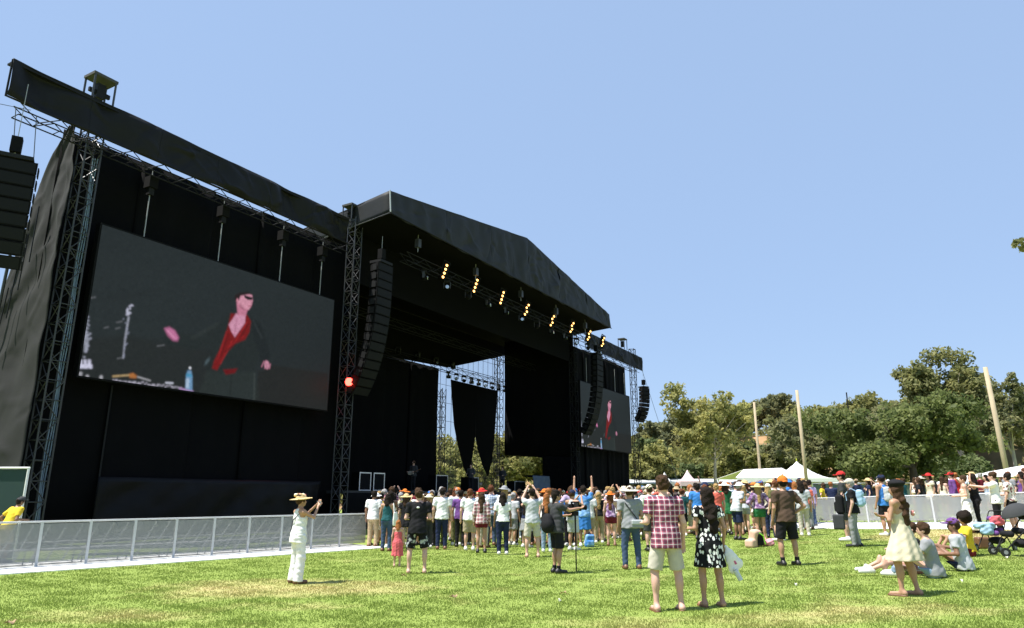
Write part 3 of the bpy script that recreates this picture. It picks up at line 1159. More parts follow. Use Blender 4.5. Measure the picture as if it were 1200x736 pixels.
def screen_mesh():
    img = paint_screen()
    ny, nx = img.shape[:2]
    xs = np.linspace(0, SCR_W, nx + 1)
    zs = np.linspace(0, SCR_H, ny + 1)
    XX, ZZ = np.meshgrid(xs, zs)
    v = np.stack([XX, np.zeros_like(XX), ZZ], -1).reshape(-1, 3)
    i0 = (np.arange(ny)[:, None] * (nx + 1) + np.arange(nx)[None]).ravel()
    f = np.stack([i0, i0 + 1, i0 + nx + 2, i0 + nx + 1], 1)
    m = mesh_np('picture', v, f, LED)
    at = m.attributes.new('led', 'FLOAT_COLOR', 'FACE')
    c = np.ones((ny * nx, 4), np.float32)
    c[:, :3] = img.reshape(-1, 3)
    at.data.foreach_set('color', c.ravel())
    return m


PIC = screen_mesh()
ROTS = math.atan2(SD[1], SD[0])


def led_screen(s0, label, hangs):
    root = empty('led_screen', W(s0, 0, 5.4), ROTS, label, 'screen', 'video screens')
    link('picture', PIC, root, (0, -.012, 0))
    link('housing', MB().abox(-.06, SCR_W + .06, 0, .28, -.06, SCR_H + .06).mesh('housing', CAB), root)
    for (x, top) in hangs:
        m = MB().tube((x, .12, SCR_H + .06), (x, .12, top), .022, 5).mesh('hanging_bar', CHAIN)
        link('hanging_bar', m, root)
    return root


led_screen(.9, 'big video screen showing a performer in dark jacket and red shirt', [(1.6, 7.35), (4.8, 7.55), (8.0, 7.6), (10.45, 7.8)])
led_screen(40.6, 'distant narrow looking video screen on the right wing', [(1.6, 7.5), (4.8, 7.5), (8.0, 7.5), (10.4, 7.5)])
for i, s in enumerate((2.5, 5.7, 8.9, 11.35)):
    root = empty('chain_motor', W(s, -.12, 12.7), label=('chain motor first from the left tower above the big screen', 'chain motor second from the left tower above the big screen',
                 'chain motor third from the left tower above the big screen', 'chain motor nearest the peaked roof above the big screen')[i],
                 cat='motor', group='chain motors above the screen')
    MB().sbox(s - .17, s + .17, -.3, .06, 12.72, 13.16).build('motor_body', CAB, root)
    MB().tube(W(s, -.12, 13.16), W(s, -.12, 13.45), .02, 5).build('hook', CHAIN, root)
    MB().sbox(s - .1, s + .1, -.2, -.02, 12.45, 12.72).build('chain_bag', SKIN_BLACK, root)


# line arrays
def line_array(label, s, n, ztop, zbot, ncab, wide, curve, yaw=0.0, arms=True):
    loc = W(s, n, zbot)
    root = empty('line_array', loc, ROTS + yaw, label, 'speakers', 'hanging line array speakers')
    # local axes: x along stage, -y to the audience
    H = (ztop - zbot) / ncab
    hh = H * .94
    cab = MB().quadbox([(-wide / 2, -.30, -hh / 2), (wide / 2, -.30, -hh / 2), (wide * .36, .32, -hh * .42), (-wide * .36, .32, -hh * .42),
                        (-wide / 2, -.30, hh / 2), (wide / 2, -.30, hh / 2), (wide * .36, .32, hh * .42), (-wide * .36, .32, hh * .42)]).mesh('cabinet', CAB)
    gr = MB().abox(-wide / 2 + .05, wide / 2 - .05, -.315, -.303, -hh * .42, hh * .42).mesh('grille', GRILLE)
    rig = MB().abox(-.0155, .0155, -.22, .02, -hh * .52, hh * .2).mesh('rigging_plate', TRUSS_DARK)
    y = 0.0
    z = ztop - zbot
    ang = 0.0
    for i in range(ncab):
        t = i / max(1, ncab - 1)
        ang = curve * t * t
        z -= H * .5 * math.cos(ang)
        y += H * .5 * math.sin(ang)
        c = link('cabinet', cab, root, (0, y, z), (ang, 0, 0))
        link('grille', gr, c)
        link('rigging_plate', rig, c, (-wide / 2 - .02, 0, 0))
        link('rigging_plate', rig, c, (wide / 2 + .02, 0, 0))
        z -= H * .5 * math.cos(ang)
        y += H * .5 * math.sin(ang)
    link('fly_frame', MB().abox(-wide * .4, wide * .4, -.35, .35, ztop - zbot + .02, ztop - zbot + .14).mesh('fly_frame', TRUSS_DARK), root)
    link('hoist', MB().abox(-.14, .14, -.14, .14, ztop - zbot + .3, ztop - zbot + .8).mesh('hoist', CAB), root)
    mbx = MB().tube((0, 0, ztop - zbot + .14), (0, 0, ztop - zbot + .3), .03)
    mbx.tube((0, 0, ztop - zbot + .8), (0, 0, 14.0 - zbot), .012, 5)
    link('chain', mbx.mesh('chain', CHAIN), root)
    return root


line_array('tall curved black speaker hang beside the red lamp left of the stage', 13.3, 1.9, 12.5, 6.1, 15, 1.1, .55)
line_array('tall curved black speaker hang in front of the right screen', 39.7, 1.9, 12.5, 6.1, 15, 1.25, .55)
line_array('short black speaker hang at the left edge of the picture', -2.5, 1.0, 11.35, 8.05, 8, 1.3, .25, -.5)
line_array('short curved speaker hang on the far right end against the sky', 53.55, .9, 11.7, 8.4, 9, 1.0, .75, -.35)
mb = MB()
mb.tube(W(-2.55, .6, 13.3), W(-2.5, .9, 11.6), .014, 5).tube(W(-1.95, .6, 13.3), W(-1.9, .9, 11.4), .014, 5)
single('hanging_cable', mb, CABLE, W(-2.2, .7, 11.5), 'pair of thin cables above the speakers at the left edge', 'cable')
mb = MB().tube(W(-2.3, 1.0, 13.2), W(-6.5, 2.0, 11.7), .010, 5)
single('guy_wire', mb, CABLE, W(-2.3, 1, 13.2), 'thin wire running off the left edge from the beam', 'wire')
mb = MB().tube(W(53.9, .4, 14.6), W(58.5, 2.5, 2.0), .018, 5)
single('guy_wire', mb, CABLE, W(54, .4, 14.6), 'thin stay wire slanting down from the far right end of the stage', 'wire')

# red lamp on the second tower
root = empty('red_lamp', W(12.75, .62, 6.75), label='glowing red lamp clamped on the lattice tower beside the screen', cat='lamp')
b0 = root.location
MB().lathe([(.0, -.10), (.15, -.10), (.17, 0), (.17, .12), (.0, .12)], b0, 14).build('housing', CAB, root)
mb = MB()
mb.lathe([(0.001, -.19), (.10, -.17), (.17, -.09), (.19, 0), (.17, .09), (.10, .17), (.001, .19)], b0 + Vector((ND[0] * .14, ND[1] * .14, 0)), 16)
mb.build('lens', REDLAMP, root, True)

# peaked roof over the centre
root = empty('stage_roof', W(26.4, 0, 14.8), label='peaked black vinyl roof with wide gable fascia over the stage', cat='roof')
ZB, ZE, ZP = 14.75, 15.9, 18.0
S0, S1, SM = 12.5, 40.3, 26.4
for i in range(6):
    a = S0 + (S1 - S0) * i / 6
    b = S0 + (S1 - S0) * (i + 1) / 6 - .004

    def zt(s):
        return ZE + (ZP - ZE) * (1 - abs(s - SM) / (SM - S0))
    fabric([W(a, 3, ZB), W(b, 3, ZB), W(b, 2.9, zt(b)), W(a, 2.9, zt(a))], 64, 34, .062, 120, .02, sag=.10, x_off=a - S0, x_len=S1 - S0).build('fascia_panel', pbr('roof_vinyl', (.020, .021, .0225), .62, var=.25, scale=1.2, bump=.3, bscale=4, spec=.2), root, True)
RV = MATS['roof_vinyl']
# side returns
fabric([W(14.6, -9, ZB), W(S0, 3, ZB), W(S0, 2.9, ZE), W(14.6, -9, ZE - .25)], 20, 6, .015, 131, .02).build('side_fascia', RV, root, True)
fabric([W(S1, 3, ZB), W(43.2, -9, ZB), W(43.2, -9, ZE - .25), W(S1, 2.9, ZE)], 20, 6, .015, 132, .02).build('side_fascia', RV, root, True)
# roof slopes and black ceiling
mb = MB()
mb.quadbox([W(S0, 2.9, ZE - .06), W(14.6, -9, ZE - .3), W(SM, -9, ZP - .3), W(SM, 2.9, ZP - .06), W(S0, 2.9, ZE - .01), W(14.6, -9, ZE - .25), W(SM, -9, ZP - .25), W(SM, 2.9, ZP - .01)])
mb.build('roof_slope', RV, root)
mb = MB()
mb.quadbox([W(SM, 2.9, ZP - .06), W(SM, -9, ZP - .3), W(43.2, -9, ZE - .3), W(S1, 2.9, ZE - .06), W(SM, 2.9, ZP - .01), W(SM, -9, ZP - .25), W(43.2, -9, ZE - .25), W(S1, 2.9, ZE - .01)])
mb.build('roof_slope', RV, root)
MB().prism([W(14.7, -8.95, ZB), W(43.1, -8.95, ZB), W(43.1, -8.95, ZE - .3), W(SM, -8.95, ZP - .32), W(14.7, -8.95, ZE - .3)], Vector(W(0, .04, 0) - W(0, 0, 0))).build('rear_gable', SKIN_BLACK, root)
MB().quadbox([W(S0 + .1, 2.8, ZB + .02), W(S1 - .1, 2.8, ZB + .02), W(43.1, -8.85, ZB + .02), W(14.7, -8.85, ZB + .02), W(S0 + .1, 2.8, ZB + .06), W(S1 - .1, 2.8, ZB + .06), W(43.1, -8.85, ZB + .06), W(14.7, -8.85, ZB + .06)]).build('ceiling', BLACK, root)
MB().tube(W(S0 - .03, 3.05, ZB), W(S0 - .03, 2.95, ZE), .035).build('corner_pipe', STEEL, root)
MB().tube(W(S0, 3.04, ZB - .04), W(S1, 3.04, ZB - .04), .035).build('lower_pipe', TRUSS_DARK, root)
MB().tube(W(S0 - .02, 3.0, ZB - .04), W(14.5, -8.6, ZB - .04), .03).build('lower_pipe', TRUSS, root)

# inner black borders
mb = MB().prism([W(13.6, -8.3, 14.74), W(13.6, -8.3, 11.0), W(25.0, -8.3, 11.05), W(33.5, -8.3, 11.45), W(37.0, -8.3, 12.4), W(43.0, -8.3, 14.1), W(43.0, -8.3, 14.74)], Vector(W(0, .04, 0) - W(0, 0, 0)))
single('rear_border', mb, BLACK, W(26, -8.3, 11.9), 'black border hanging across the back under the stage roof', 'drape', 'black stage drapes')
mb = MB().prism([W(14.0, -.5, 14.74), W(14.0, -.5, 12.2), W(39.6, -.5, 12.2), W(39.6, -.5, 14.74)], Vector(W(0, .04, 0) - W(0, 0, 0)))
single('front_border', mb, BLACK, W(26, -.5, 12.2), 'black border hanging behind the row of warm lamps', 'drape', 'black stage drapes')
mb = fabric([W(13.9, -8.4, 1.8), W(13.9, -.2, 1.8), W(13.9, -.2, 14.74), W(13.9, -8.4, 14.74)], 24, 6, .02, 141, .03, folds=.04)  # out of view; added to keep light off the stage interior
single('side_curtain', mb, BLACK, W(13.9, -4, 1.8), 'unseen black curtain added to block light at the left of the stage', 'drape', 'black stage drapes', True)
mb = fabric([W(40.3, -.4, 4.3), W(40.5, -7.15, 4.9), W(40.5, -7.15, 14.74), W(40.3, -.4, 14.74)], 24, 6, .02, 142, .03, folds=.04)
single('side_curtain', mb, BLACK, W(40.4, -4, 4), 'wide black curtain closing the right side of the stage, its foot raised', 'drape', 'black stage drapes', True)


mb = fabric([W(40.2, -.3, 1.8), W(40.25, -3.4, 1.8), W(40.25, -3.4, 4.7), W(40.2, -.3, 4.5)], 16, 6, .02, 143, .03, folds=.04)
single('masking_curtain', mb, BLACK, W(40.2, -2, 1.8), 'low black masking curtain under the right side curtain', 'drape', 'black stage drapes', True)


def tail(name, label, pts, seed):
    mb = MB().prism([W(s, -8.55, z) for s, z in pts], Vector(W(0, .08, 0) - W(0, 0, 0)))
    single(name, mb, BLACK, W(pts[0][0], -8.55, pts[0][1]), label, 'drape', 'tapered drapes at the back')


tail('tapered_drape', 'left pointed black drape hanging at the back of the stage', [(34.3, 10.6), (34.5, 9.2), (34.9, 7.0), (35.5, 5.4), (36.4, 3.7), (36.95, 3.05), (37.4, 4.0), (37.75, 5.4), (37.95, 6.4), (37.97, 10.6)], 1)
tail('tapered_drape', 'right pointed black drape hanging at the back of the stage', [(38.0, 10.6), (38.02, 6.4), (38.5, 5.2), (39.3, 3.9), (40.05, 3.15), (40.7, 4.6), (41.1, 7.0), (41.5, 10.6)], 2)
truss('rear_truss', 'cluttered lighting truss across the back of the stage', 15.0, 43.0, -8.0, 11.25, .5, .5, 1.2, 'lighting trusses')
truss('lighting_truss', 'front lighting truss carrying the warm lamps under the roof', 15.2, 42.5, 1.7, 13.55, .45, .45, .75, 'lighting trusses')
truss('lighting_truss', 'middle lighting truss half hidden in the dark stage', 17.0, 40.0, -4.0, 12.0, .45, .45, 1.1, 'lighting trusses')

# netting in the gap with its wires
root = empty('scrim_net', W(38, -9.3, 10.2), label='pale netting across the open gap at the back of the stage', cat='net')
mb = MB().prism([W(32.5, -9.3, 1.8), W(43.2, -9.3, 1.8), W(43.2, -9.3, 14.4), W(32.5, -9.3, 14.4)], Vector(W(0, .01, 0) - W(0, 0, 0)))
mb.build('netting', NET, root)
for k in range(13):
    strut('wire', W(33 + k * .8, -9.2, 1.8), W(33 + k * .8, -9.2, 14.3), .018, root, UNIT_D)
for k in range(8):
    strut('wire', W(32.6, -9.22, 3 + k * 1.45), W(43.2, -9.22, 3 + k * 1.45), .014, root, UNIT_D)

# warm blinder lamps
BL = [(18.46, 13.61), (21.59, 13.59), (24.65, 13.6), (27.87, 13.56), (31.65, 13.61), (34.93, 13.8), (38.08, 13.8), (40.9, 13.8)]
ORD = ('first', 'second', 'third', 'fourth', 'fifth', 'sixth', 'seventh', 'eighth', 'ninth', 'tenth', 'eleventh', 'twelfth')
bl_house = MB().abox(-.16, .16, 0, .22, -.52, .52).mesh('housing', CAB)
bl_yoke = MB().abox(-.22, -.19, .05, .12, -.1, .62).abox(.19, .22, .05, .12, -.1, .62).abox(-.22, .22, .05, .12, .62, .66).mesh('yoke', TRUSS_DARK)
prof = [(0.001, -.05), (.04, -.04), (.065, -.02), (.075, 0.0)]
lm = MB().lathe(prof, (0, 0, 0), 12)
lm.v = [Vector((p.x, p.z - .004, p.y)) for p in lm.v]
bl_lamp = lm.mesh('lamp', LAMPGLASS, smooth=True)
for i, (s, z) in enumerate(BL):
    root = empty('blinder_light', W(s, 2.02, z), ROTS - .35, ORD[i] + ' warm lamp column from the left under the roof edge', 'stage light', 'warm lamp columns under the roof')
    root.rotation_euler = (0, .32, ROTS - .35)
    link('housing', bl_house, root)
    link('yoke', bl_yoke, root)
    for k in range(4):
        link('lamp', bl_lamp, root, (0.05 * (1 if k % 2 else -1) if i > 2 else 0, 0, -.38 + k * .255))

# moving heads hanging between them
mh_base = MB().abox(-.17, .17, -.14, .14, -.12, 0).mesh('base', TRUSS_DARK)
mh_yoke = MB().abox(-.2, -.16, -.06, .06, -.45, -.12).abox(.16, .2, -.06, .06, -.45, -.12).mesh('yoke', TRUSS)
t_ = MB().path([(0, .16, -.42), (0, .05, -.42), (0, -.2, -.42)], [.10, .14, .13], 10)
mh_head = t_.mesh('lamp_head', CAB, smooth=True)
mh_lens = MB().path([(0, -.20, -.42), (0, -.215, -.42)], [.11, .10], 10).mesh('lens', pbr('lens_glass', (.55, .6, .65), .08, .6))


def moving_head(label, s, n, z, tilt):
    root = empty('moving_light', W(s, n, z), ROTS + tilt, label, 'stage light', 'moving lights')
    link('base', mh_base, root)
    link('yoke', mh_yoke, root)
    link('lamp_head', mh_head, root)
    link('lens', mh_lens, root)
    return root


for i in range(12):
    s = 17.0 + i * 2.15
    moving_head(ORD[i] + ' grey moving light from the left on the front truss', s, 1.7, 13.3, (.5, -.9, 1.9, .2)[i % 4])
for i in range(9):
    s = 33.2 + i * 1.1
    moving_head(ORD[i] + ' small dark light from the left against the bright gap at the back', s, -8.0, 11.05, (.5, -.9, 1.9, .2)[i % 4])
for i in range(7):
    s = 20.0 + i * 2.3
    moving_head(ORD[i] + ' dim light from the left along the rear truss over the backdrop', s, -8.0, 11.9, (1.5, -.4, .9, 2.2)[i % 4])
for i, (s, n) in enumerate(((15.5, 2.4), (21, 2.4), (26.4, 2.4), (31.5, 2.4), (36.5, 2.4))):
    root = empty('chain_motor', W(s, n, 13.8), label=ORD[i] + ' chain motor from the left under the roof fascia', cat='motor', group='chain motors under the roof')
    MB().sbox(s - .12, s + .12, 2.28, 2.52, 14.0, 14.45).build('motor_body', TRUSS, root)
    MB().tube(W(s, n, 13.75), W(s, n, 14.7), .018, 5).build('chain', CHAIN, root)

# deck with black front skirt
root = empty('stage_deck', W(26.4, -4, 0), label='raised black stage deck with draped front behind the crowd', cat='stage')
MB().sbox(13.4, 40.2, -9.4, .2, 1.66, 1.8).build('deck_floor', DECK, root)
fabric([W(13.4, .22, .02), W(40.2, .22, .02), W(40.2, .22, 1.7), W(13.4, .22, 1.7)], 90, 5, .01, 150, .02, folds=.03).build('front_skirt', BLACK, root, True)

# gear on the deck
GREYC = pbr('grey_case', (.16, .16, .17), .5)
SILV = pbr('silver_trim', (.6, .6, .62), .35, .6)


def case(s, n, w, h, d, label, name='road_case'):
    root = empty(name, W(s, n, 1.8), label=label, cat='case', group='equipment on the stage deck')
    MB().sbox(s - w / 2, s + w / 2, n - d / 2, n + d / 2, 1.8, 1.8 + h).build('body', CAB, root)
    e = .03
    for a in (s - w / 2, s + w / 2):
        MB().sbox(a - e, a + e, n + d / 2 - .01, n + d / 2 + .012, 1.8, 1.8 + h).build('edge_trim', SILV, root)
    for z in (1.8 + e, 1.8 + h - e):
        MB().sbox(s - w / 2 + e, s + w / 2 - e, n + d / 2 - .01, n + d / 2 + .010, z - e, z + e).build('edge_trim', SILV, root)


case(17.0, -2, .85, .95, .6, 'left of two silver edged cases on the deck by the left speaker hang')
case(18.1, -2, .85, .95, .6, 'right of two silver edged cases on the deck by the left speaker hang')
case(35.2, -3, 1.6, .8, .7, 'wide low equipment case on the right of the deck')
case(30.4, -4, 1.2, 1.0, .7, 'square black amplifier case at the middle of the deck', 'amplifier_case')
case(28.0, -5, 1.3, 1.1, .7, 'square black amplifier case left of the drum kit', 'amplifier_case')
# drum kit
root = empty('drum_kit', W(33.0, -5.5, 1.8), label='drum kit with pale shells in the middle of the stage', cat='drums')
DR = pbr('drum_shell', (.35, .30, .24), .3)
HEADM = pbr('drum_head', (.75, .75, .72), .6)
CYM = pbr('cymbal_brass', (.6, .45, .16), .3, .8)


def drum(s, n, z, r, h, name='tom'):
    b = W(s, n, z)
    o = MB().lathe([(r, 0), (r * 1.03, .02), (r, .05), (r, h - .05), (r * 1.03, h - .02), (r, h)], b, 16).build(name, DR, root, True)
    MB().lathe([(.001, h - .012), (r * .98, h - .012)], b, 16).build('drum_head', HEADM, o)


mb = MB().path([W(33, -5.1, 2.15), W(33, -5.6, 2.15)], [.34, .34], 18)
mb.build('bass_drum', DR, root)
drum(32.2, -5.6, 2.0, .22, .4, 'floor_tom')
drum(33.9, -5.4, 2.3, .18, .18, 'snare')
drum(32.8, -5.3, 2.6, .16, .25)
drum(33.3, -5.3, 2.6, .16, .25)
for (s, n, z) in ((32.0, -5.4, 3.1), (34.1, -5.6, 3.2), (34.5, -5.3, 2.9)):
    strut('cymbal_stand', W(s, n, 1.8), W(s, n, z), .015, root, UNIT_D)
    MB().lathe([(.001, .03), (.06, .015), (.25, 0.0), (.25, -.004)], W(s, n, z), 16).build('cymbal', CYM, root, True)
for i, (s, n) in enumerate(((20.3, -1.2), (26.4, -.8), (31.0, -1.3))):
    root = empty('microphone_stand', W(s, n, 1.8), label=('microphone stand at the left of the deck', 'microphone stand at the centre front of the deck', 'microphone stand right of centre on the deck')[i],
                 cat='microphone', group='microphone stands on the deck')
    strut('pole', W(s, n, 1.8), W(s, n, 3.3), .014, root, UNIT_D)
    MB().lathe([(.16, 0), (.16, .02), (.02, .04)], W(s, n, 1.8), 12).build('base', CAB, root)
    MB().path([W(s, n, 3.3), W(s, n + .14, 3.38)], [.02, .03], 8).build('microphone', CAB, root)
# keyboard under a bluish cover on the right of the deck
root = empty('keyboard_riser', W(36.8, -1.8, 1.8), label='blue grey covered keyboard rig on the right of the deck', cat='keyboard')
fabric([W(35.4, -1.6, 1.85), W(38.2, -1.6, 1.85), W(38.2, -1.7, 3.0), W(35.4, -1.7, 3.0)], 24, 10, .05, 160, .03, folds=.03).build('cover', pbr('blue_grey_cloth', (.08, .11, .15), .8), root, True)
MB().sbox(35.4, 38.2, -2.4, -1.75, 2.9, 3.04).build('keyboard', CAB, root)

# ------------------------------------------------------------------ barriers
br_post = MB().abox(-.03, .03, -.02, .03, 0, 1.0).mesh('post', STEEL)
br_sheet = MB().abox(.03, 1.17, -.012, -.004, .10, .96).mesh('perforated_sheet', PERF)
br_rail = MB().path([(0, 0, 1.0), (1.2, 0, 1.0)], [.024, .024], 8).mesh('top_rail', STEEL)
br_foot = MB().abox(0.02, 1.18, 0.03, 1.1, .006, .03).mesh('foot_plate', STEEL)
br_mid = MB().path([(0.03, .012, .55), (1.17, .012, .55)], [.014, .014], 5).mesh('middle_rail', STEEL)
br_brace = MB().path([(0, .02, .92), (0, 1.05, .05)], [.02, .02], 6).mesh('rear_brace', STEEL)
br_step = MB().abox(.06, 1.14, .35, .65, .34, .37).mesh('step', STEEL)
br_stepleg = MB().path([(0, .5, .36), (0, .6, .03)], [.016, .016], 5).mesh('step_leg', STEEL)


def barrier(p, q, labels, group):
    """row of crowd barrier panels from p to q; sheet faces the lawn on the right-hand side of p->q"""
    p, q = Vector(p), Vector(q)
    d = q - p
    n = len(labels)
    u = d / n
    rz = math.atan2(d.y, d.x)
    sc = u.xy.length / 1.2
    for i in range(n):
        a = p + u * i
        a.z = terr(a.x, a.y) if p.z == 0 and q.z == 0 else a.z
        root = empty('barrier_panel', a, rz, labels[i], 'barrier', group)
        nxt = p + u * (i + 1)
        for nm, me, loc in (('post', br_post, (0, 0, 0)), ('perforated_sheet', br_sheet, (0, 0, 0)), ('top_rail', br_rail, (0, 0, 0)), ('foot_plate', br_foot, (0, 0, 0)),
                            ('middle_rail', br_mid, (0, 0, 0)), ('rear_brace', br_brace, (.2, 0, 0)), ('rear_brace', br_brace, (.6, 0, 0)), ('rear_brace', br_brace, (1.0, 0, 0)),
                            ('step', br_step, (0, 0, 0)), ('step_leg', br_stepleg, (.12, 0, 0)), ('step_leg', br_stepleg, (1.08, 0, 0))):
            link(nm, me, root, (loc[0] * sc, loc[1], loc[2]), None, (sc if me in (br_sheet, br_rail, br_foot, br_mid, br_step) else 1, 1, 1))
        root.rotation_euler = (0, -math.atan2(terr(nxt.x, nxt.y) - a.z, u.xy.length), rz)


LB = ['barrier panel at the left edge of the picture', 'barrier panel under the yellow shirted guard'] + \
     [ORD[k] + ' barrier panel from the left edge of the picture' for k in range(2, 7)] + \
     ['barrier panel just left of the woman in white', 'barrier panel right behind the woman in white', 'barrier panel right of the woman in white', 'end barrier panel touching the crowd']
FA, FB = Vector((-12.2, 15.3, 0)), Vector((-4.75, 23.85, 0))
barrier(FA, FB, LB, 'barrier row before the left screen')
RB = ['barrier panel nearest the tent on the right fence'] + [ORD[k] + ' panel of the right barrier counted from the tent end' for k in range(1, 8)] + ['barrier panel behind the strollers', 'barrier panel at the right edge of the picture']
RA, RBp = Vector((11.6, 31.2, 0)), Vector((19.4, 22.2, 0))
barrier(RA, RBp, RB, 'barrier row on the right')


def strip(p, q, w0, w1, name, label):
    p, q = Vector(p), Vector(q)
    d = (q - p).normalized()
    sd = Vector((d.y, -d.x, 0))
    mb = MB()
    n = 12
    for k in range(n):
        a = p + (q - p) * (k / n)
        b = p + (q - p) * ((k + 1) / n)
        ring = []
        for (pt, w) in ((a, w0), (b, w0), (b, w1), (a, w1)):
            c = pt + sd * w
            ring.append(Vector((c.x, c.y, terr(c.x, c.y))))
        mb.quadbox([r + Vector((0, 0, -.02)) for r in ring] + [r + Vector((0, 0, .022)) for r in ring])
    o = link(name, mb.mesh(name, WHITE))
    tag(o, label, 'path', kind='structure')


strip(FA, FB, 1.25, -1.4, 'track_mat', 'white plastic track mat under the left barrier')
strip(RA, RBp, 3.2, -.75, 'track_mat', 'white plastic track mat under the right barrier')

# green windscreen panel behind the barrier at far left
root = empty('windscreen_panel', (-13.6, 18.6, 0), label='dark green windscreen panel on white pipe at the left edge', cat='panel')
mb = MB().tube((-13.6, 18.6, 0), (-13.6, 18.6, 2.3), .03).tube((-12.55, 18.6, 0), (-12.55, 18.6, 2.3), .03).tube((-15.4, 18.6, 2.28), (-12.52, 18.6, 2.28), .03)
mb.build('pipe_frame', WPAINT, root)
MB().abox(-15.4, -12.6, 18.62, 18.64, .05, 2.24).build('screen_cloth', GREENSCRIM, root)

# ------------------------------------------------------------------ poles, tents, canopies
for i, (px, Y, top, lean, lab, r) in enumerate(((893, 60, 9.3, 0.0, 'short weathered wooden pole left of the white tent peak', .11), (947, 55, 9.6, -.05, 'tall weathered wooden pole right behind the white tent peak', .13),
                                                (1186, 50, 10.55, -.35, 'thick wooden pole leaning left near the right edge', .17))):
    X = (px - 600) / CF * Y / 1.0328
    z = terr(X, Y) - .3
    mb = MB().path([(X + (lean * 0), Y, z), (X + lean * .5, Y, (z + top) / 2), (X + lean, Y, top)], [r * 1.05, r, r * .85], 12)
    o = single('utility_pole', mb, WOOD, Vector((X, Y, z)), lab, 'pole', 'wooden poles beyond the lawn', True)
mb = MB().tube((56.6, 118, 8), (56.6, 118, 18.4), .10, 6)
single('mast', mb, TRUSS_DARK, Vector((56.6, 118, 8)), 'thin dark mast standing on the ridge', 'mast')

# white marquee: a long low ridge with a peak at the right
root = empty('marquee_tent', (22.5, 60, .7), label='white marquee tent with one high peak behind the crowd', cat='tent')


def tent_roof(cx, cy, hw, hd, ze, zp, z_skirt):
    nu, nv = 24, 16
    U, V = np.meshgrid(np.linspace(-1, 1, nu + 1), np.linspace(-1, 1, nv + 1))
    r = np.maximum(np.abs(U), np.abs(V))
    rr = np.sqrt(U ** 2 + V ** 2)
    z = ze + (zp - ze) * np.clip(1 - (0.5 * r + .5 * np.minimum(rr, 1)), 0, 1) ** 1.7
    mb = MB()
    mb.v = [Vector((cx + u * hw, cy + v * hd, zz)) for u, v, zz in zip(U.ravel(), V.ravel(), z.ravel())]
    w = nu + 1
    for j in range(nv):
        for i in range(nu):
            mb.f.append([j * w + i, j * w + i + 1, (j + 1) * w + i + 1, (j + 1) * w + i])
    b = len(mb.v)
    for (x0, y0, x1, y1) in ((-1, -1, 1, -1), (1, -1, 1, 1), (1, 1, -1, 1), (-1, 1, -1, -1)):
        k = len(mb.v)
        mb.v += [Vector((cx + x0 * hw, cy + y0 * hd, ze)), Vector((cx + x1 * hw, cy + y1 * hd, ze)), Vector((cx + x1 * hw, cy + y1 * hd, z_skirt)), Vector((cx + x0 * hw, cy + y0 * hd, z_skirt))]
        mb.f.append([k, k + 1, k + 2, k + 3])
    return mb


tent_roof(23.9, 60, 2.3, 3.0, 2.9, 4.35, 2.6).build('peak_roof', WHITE, root, True)
for (x0, x1, y0, y1, z0, z1, nm_) in ((19.4, 22.6, 57.2, 60.0, 2.9, 3.75, 'front_slope'), (19.4, 22.6, 62.8, 60.0, 2.9, 3.75, 'rear_slope')):
    MB().quadbox([(x0 - 1.6, y0, z0), (x1 + .4, y0, z0), (x1, y1, z1), (x0, y1, z1 - .12), (x0 - 1.6, y0, z0 + .04), (x1 + .4, y0, z0 + .04), (x1, y1, z1 + .04), (x0, y1, z1 - .08)]).build(nm_, WHITE, root)
MB().quadbox([(17.9, 57.16, 2.6), (21.6, 57.16, 2.6), (21.6, 57.2, 2.6), (17.9, 57.2, 2.6), (17.9, 57.16, 2.89), (21.6, 57.16, 2.89), (21.6, 57.2, 2.89), (17.9, 57.2, 2.89)]).build('valance', WHITE, root)
for x in (18.0, 20.0, 21.8, 23.9, 26.1):
    for y in (57.3, 62.7):
        MB().tube((x, y, .5), (x, y, 2.9), .05).build('tent_pole', WPAINT, root)
MB().tube((23.9, 60, 4.25), (23.9, 60, 4.6), .04).build('finial', pbr('lime_flag', (.45, .5, .05), .6), root)

for i, (px, Y, sz, zp, lab) in enumerate(((780, 64, .7, 3.6, 'small white peaked canopy right of the stage'), (807, 63, .85, 3.75, 'small pinkish white peaked canopy left of the sycamore trunk'))):
    X = (px - 600) / CF * Y / 1.0328
    root = empty('peaked_canopy', (X, Y, .6), label=lab, cat='canopy', group='small peaked canopies')
    tent_roof(X, Y, sz, sz, 2.75, zp, 2.35).build('canopy_roof', WHITE if i == 0 else pbr('pinkish_vinyl', (.72, .55, .58), .6), root, True)
    for sx in (-1, 1):
        for sy in (-1, 1):
            MB().tube((X + sx * sz * .95, Y + sy * sz * .95, .4), (X + sx * sz * .95, Y + sy * sz * .95, 2.7), .04).build('canopy_pole', WPAINT, root)
root = empty('long_canopy', (16.5, 70, .5), label='long low grey canopy roof behind the crowd right of the stage', cat='canopy')
LG = pbr('pale_grey_roof', (.48, .50, .50), .6)
MB().quadbox([(9.5, 68, 2.6), (33, 68, 2.6), (33, 74, 3.1), (9.5, 74, 3.1), (9.5, 68, 2.7), (33, 68, 2.7), (33, 74, 3.2), (9.5, 74, 3.2)]).build('roof_sheet', LG, root)
for k in range(9):
    MB().tube((10 + k * 2.8, 68.2, .4), (10 + k * 2.8, 68.2, 2.6), .05).build('canopy_post', WPAINT, root)

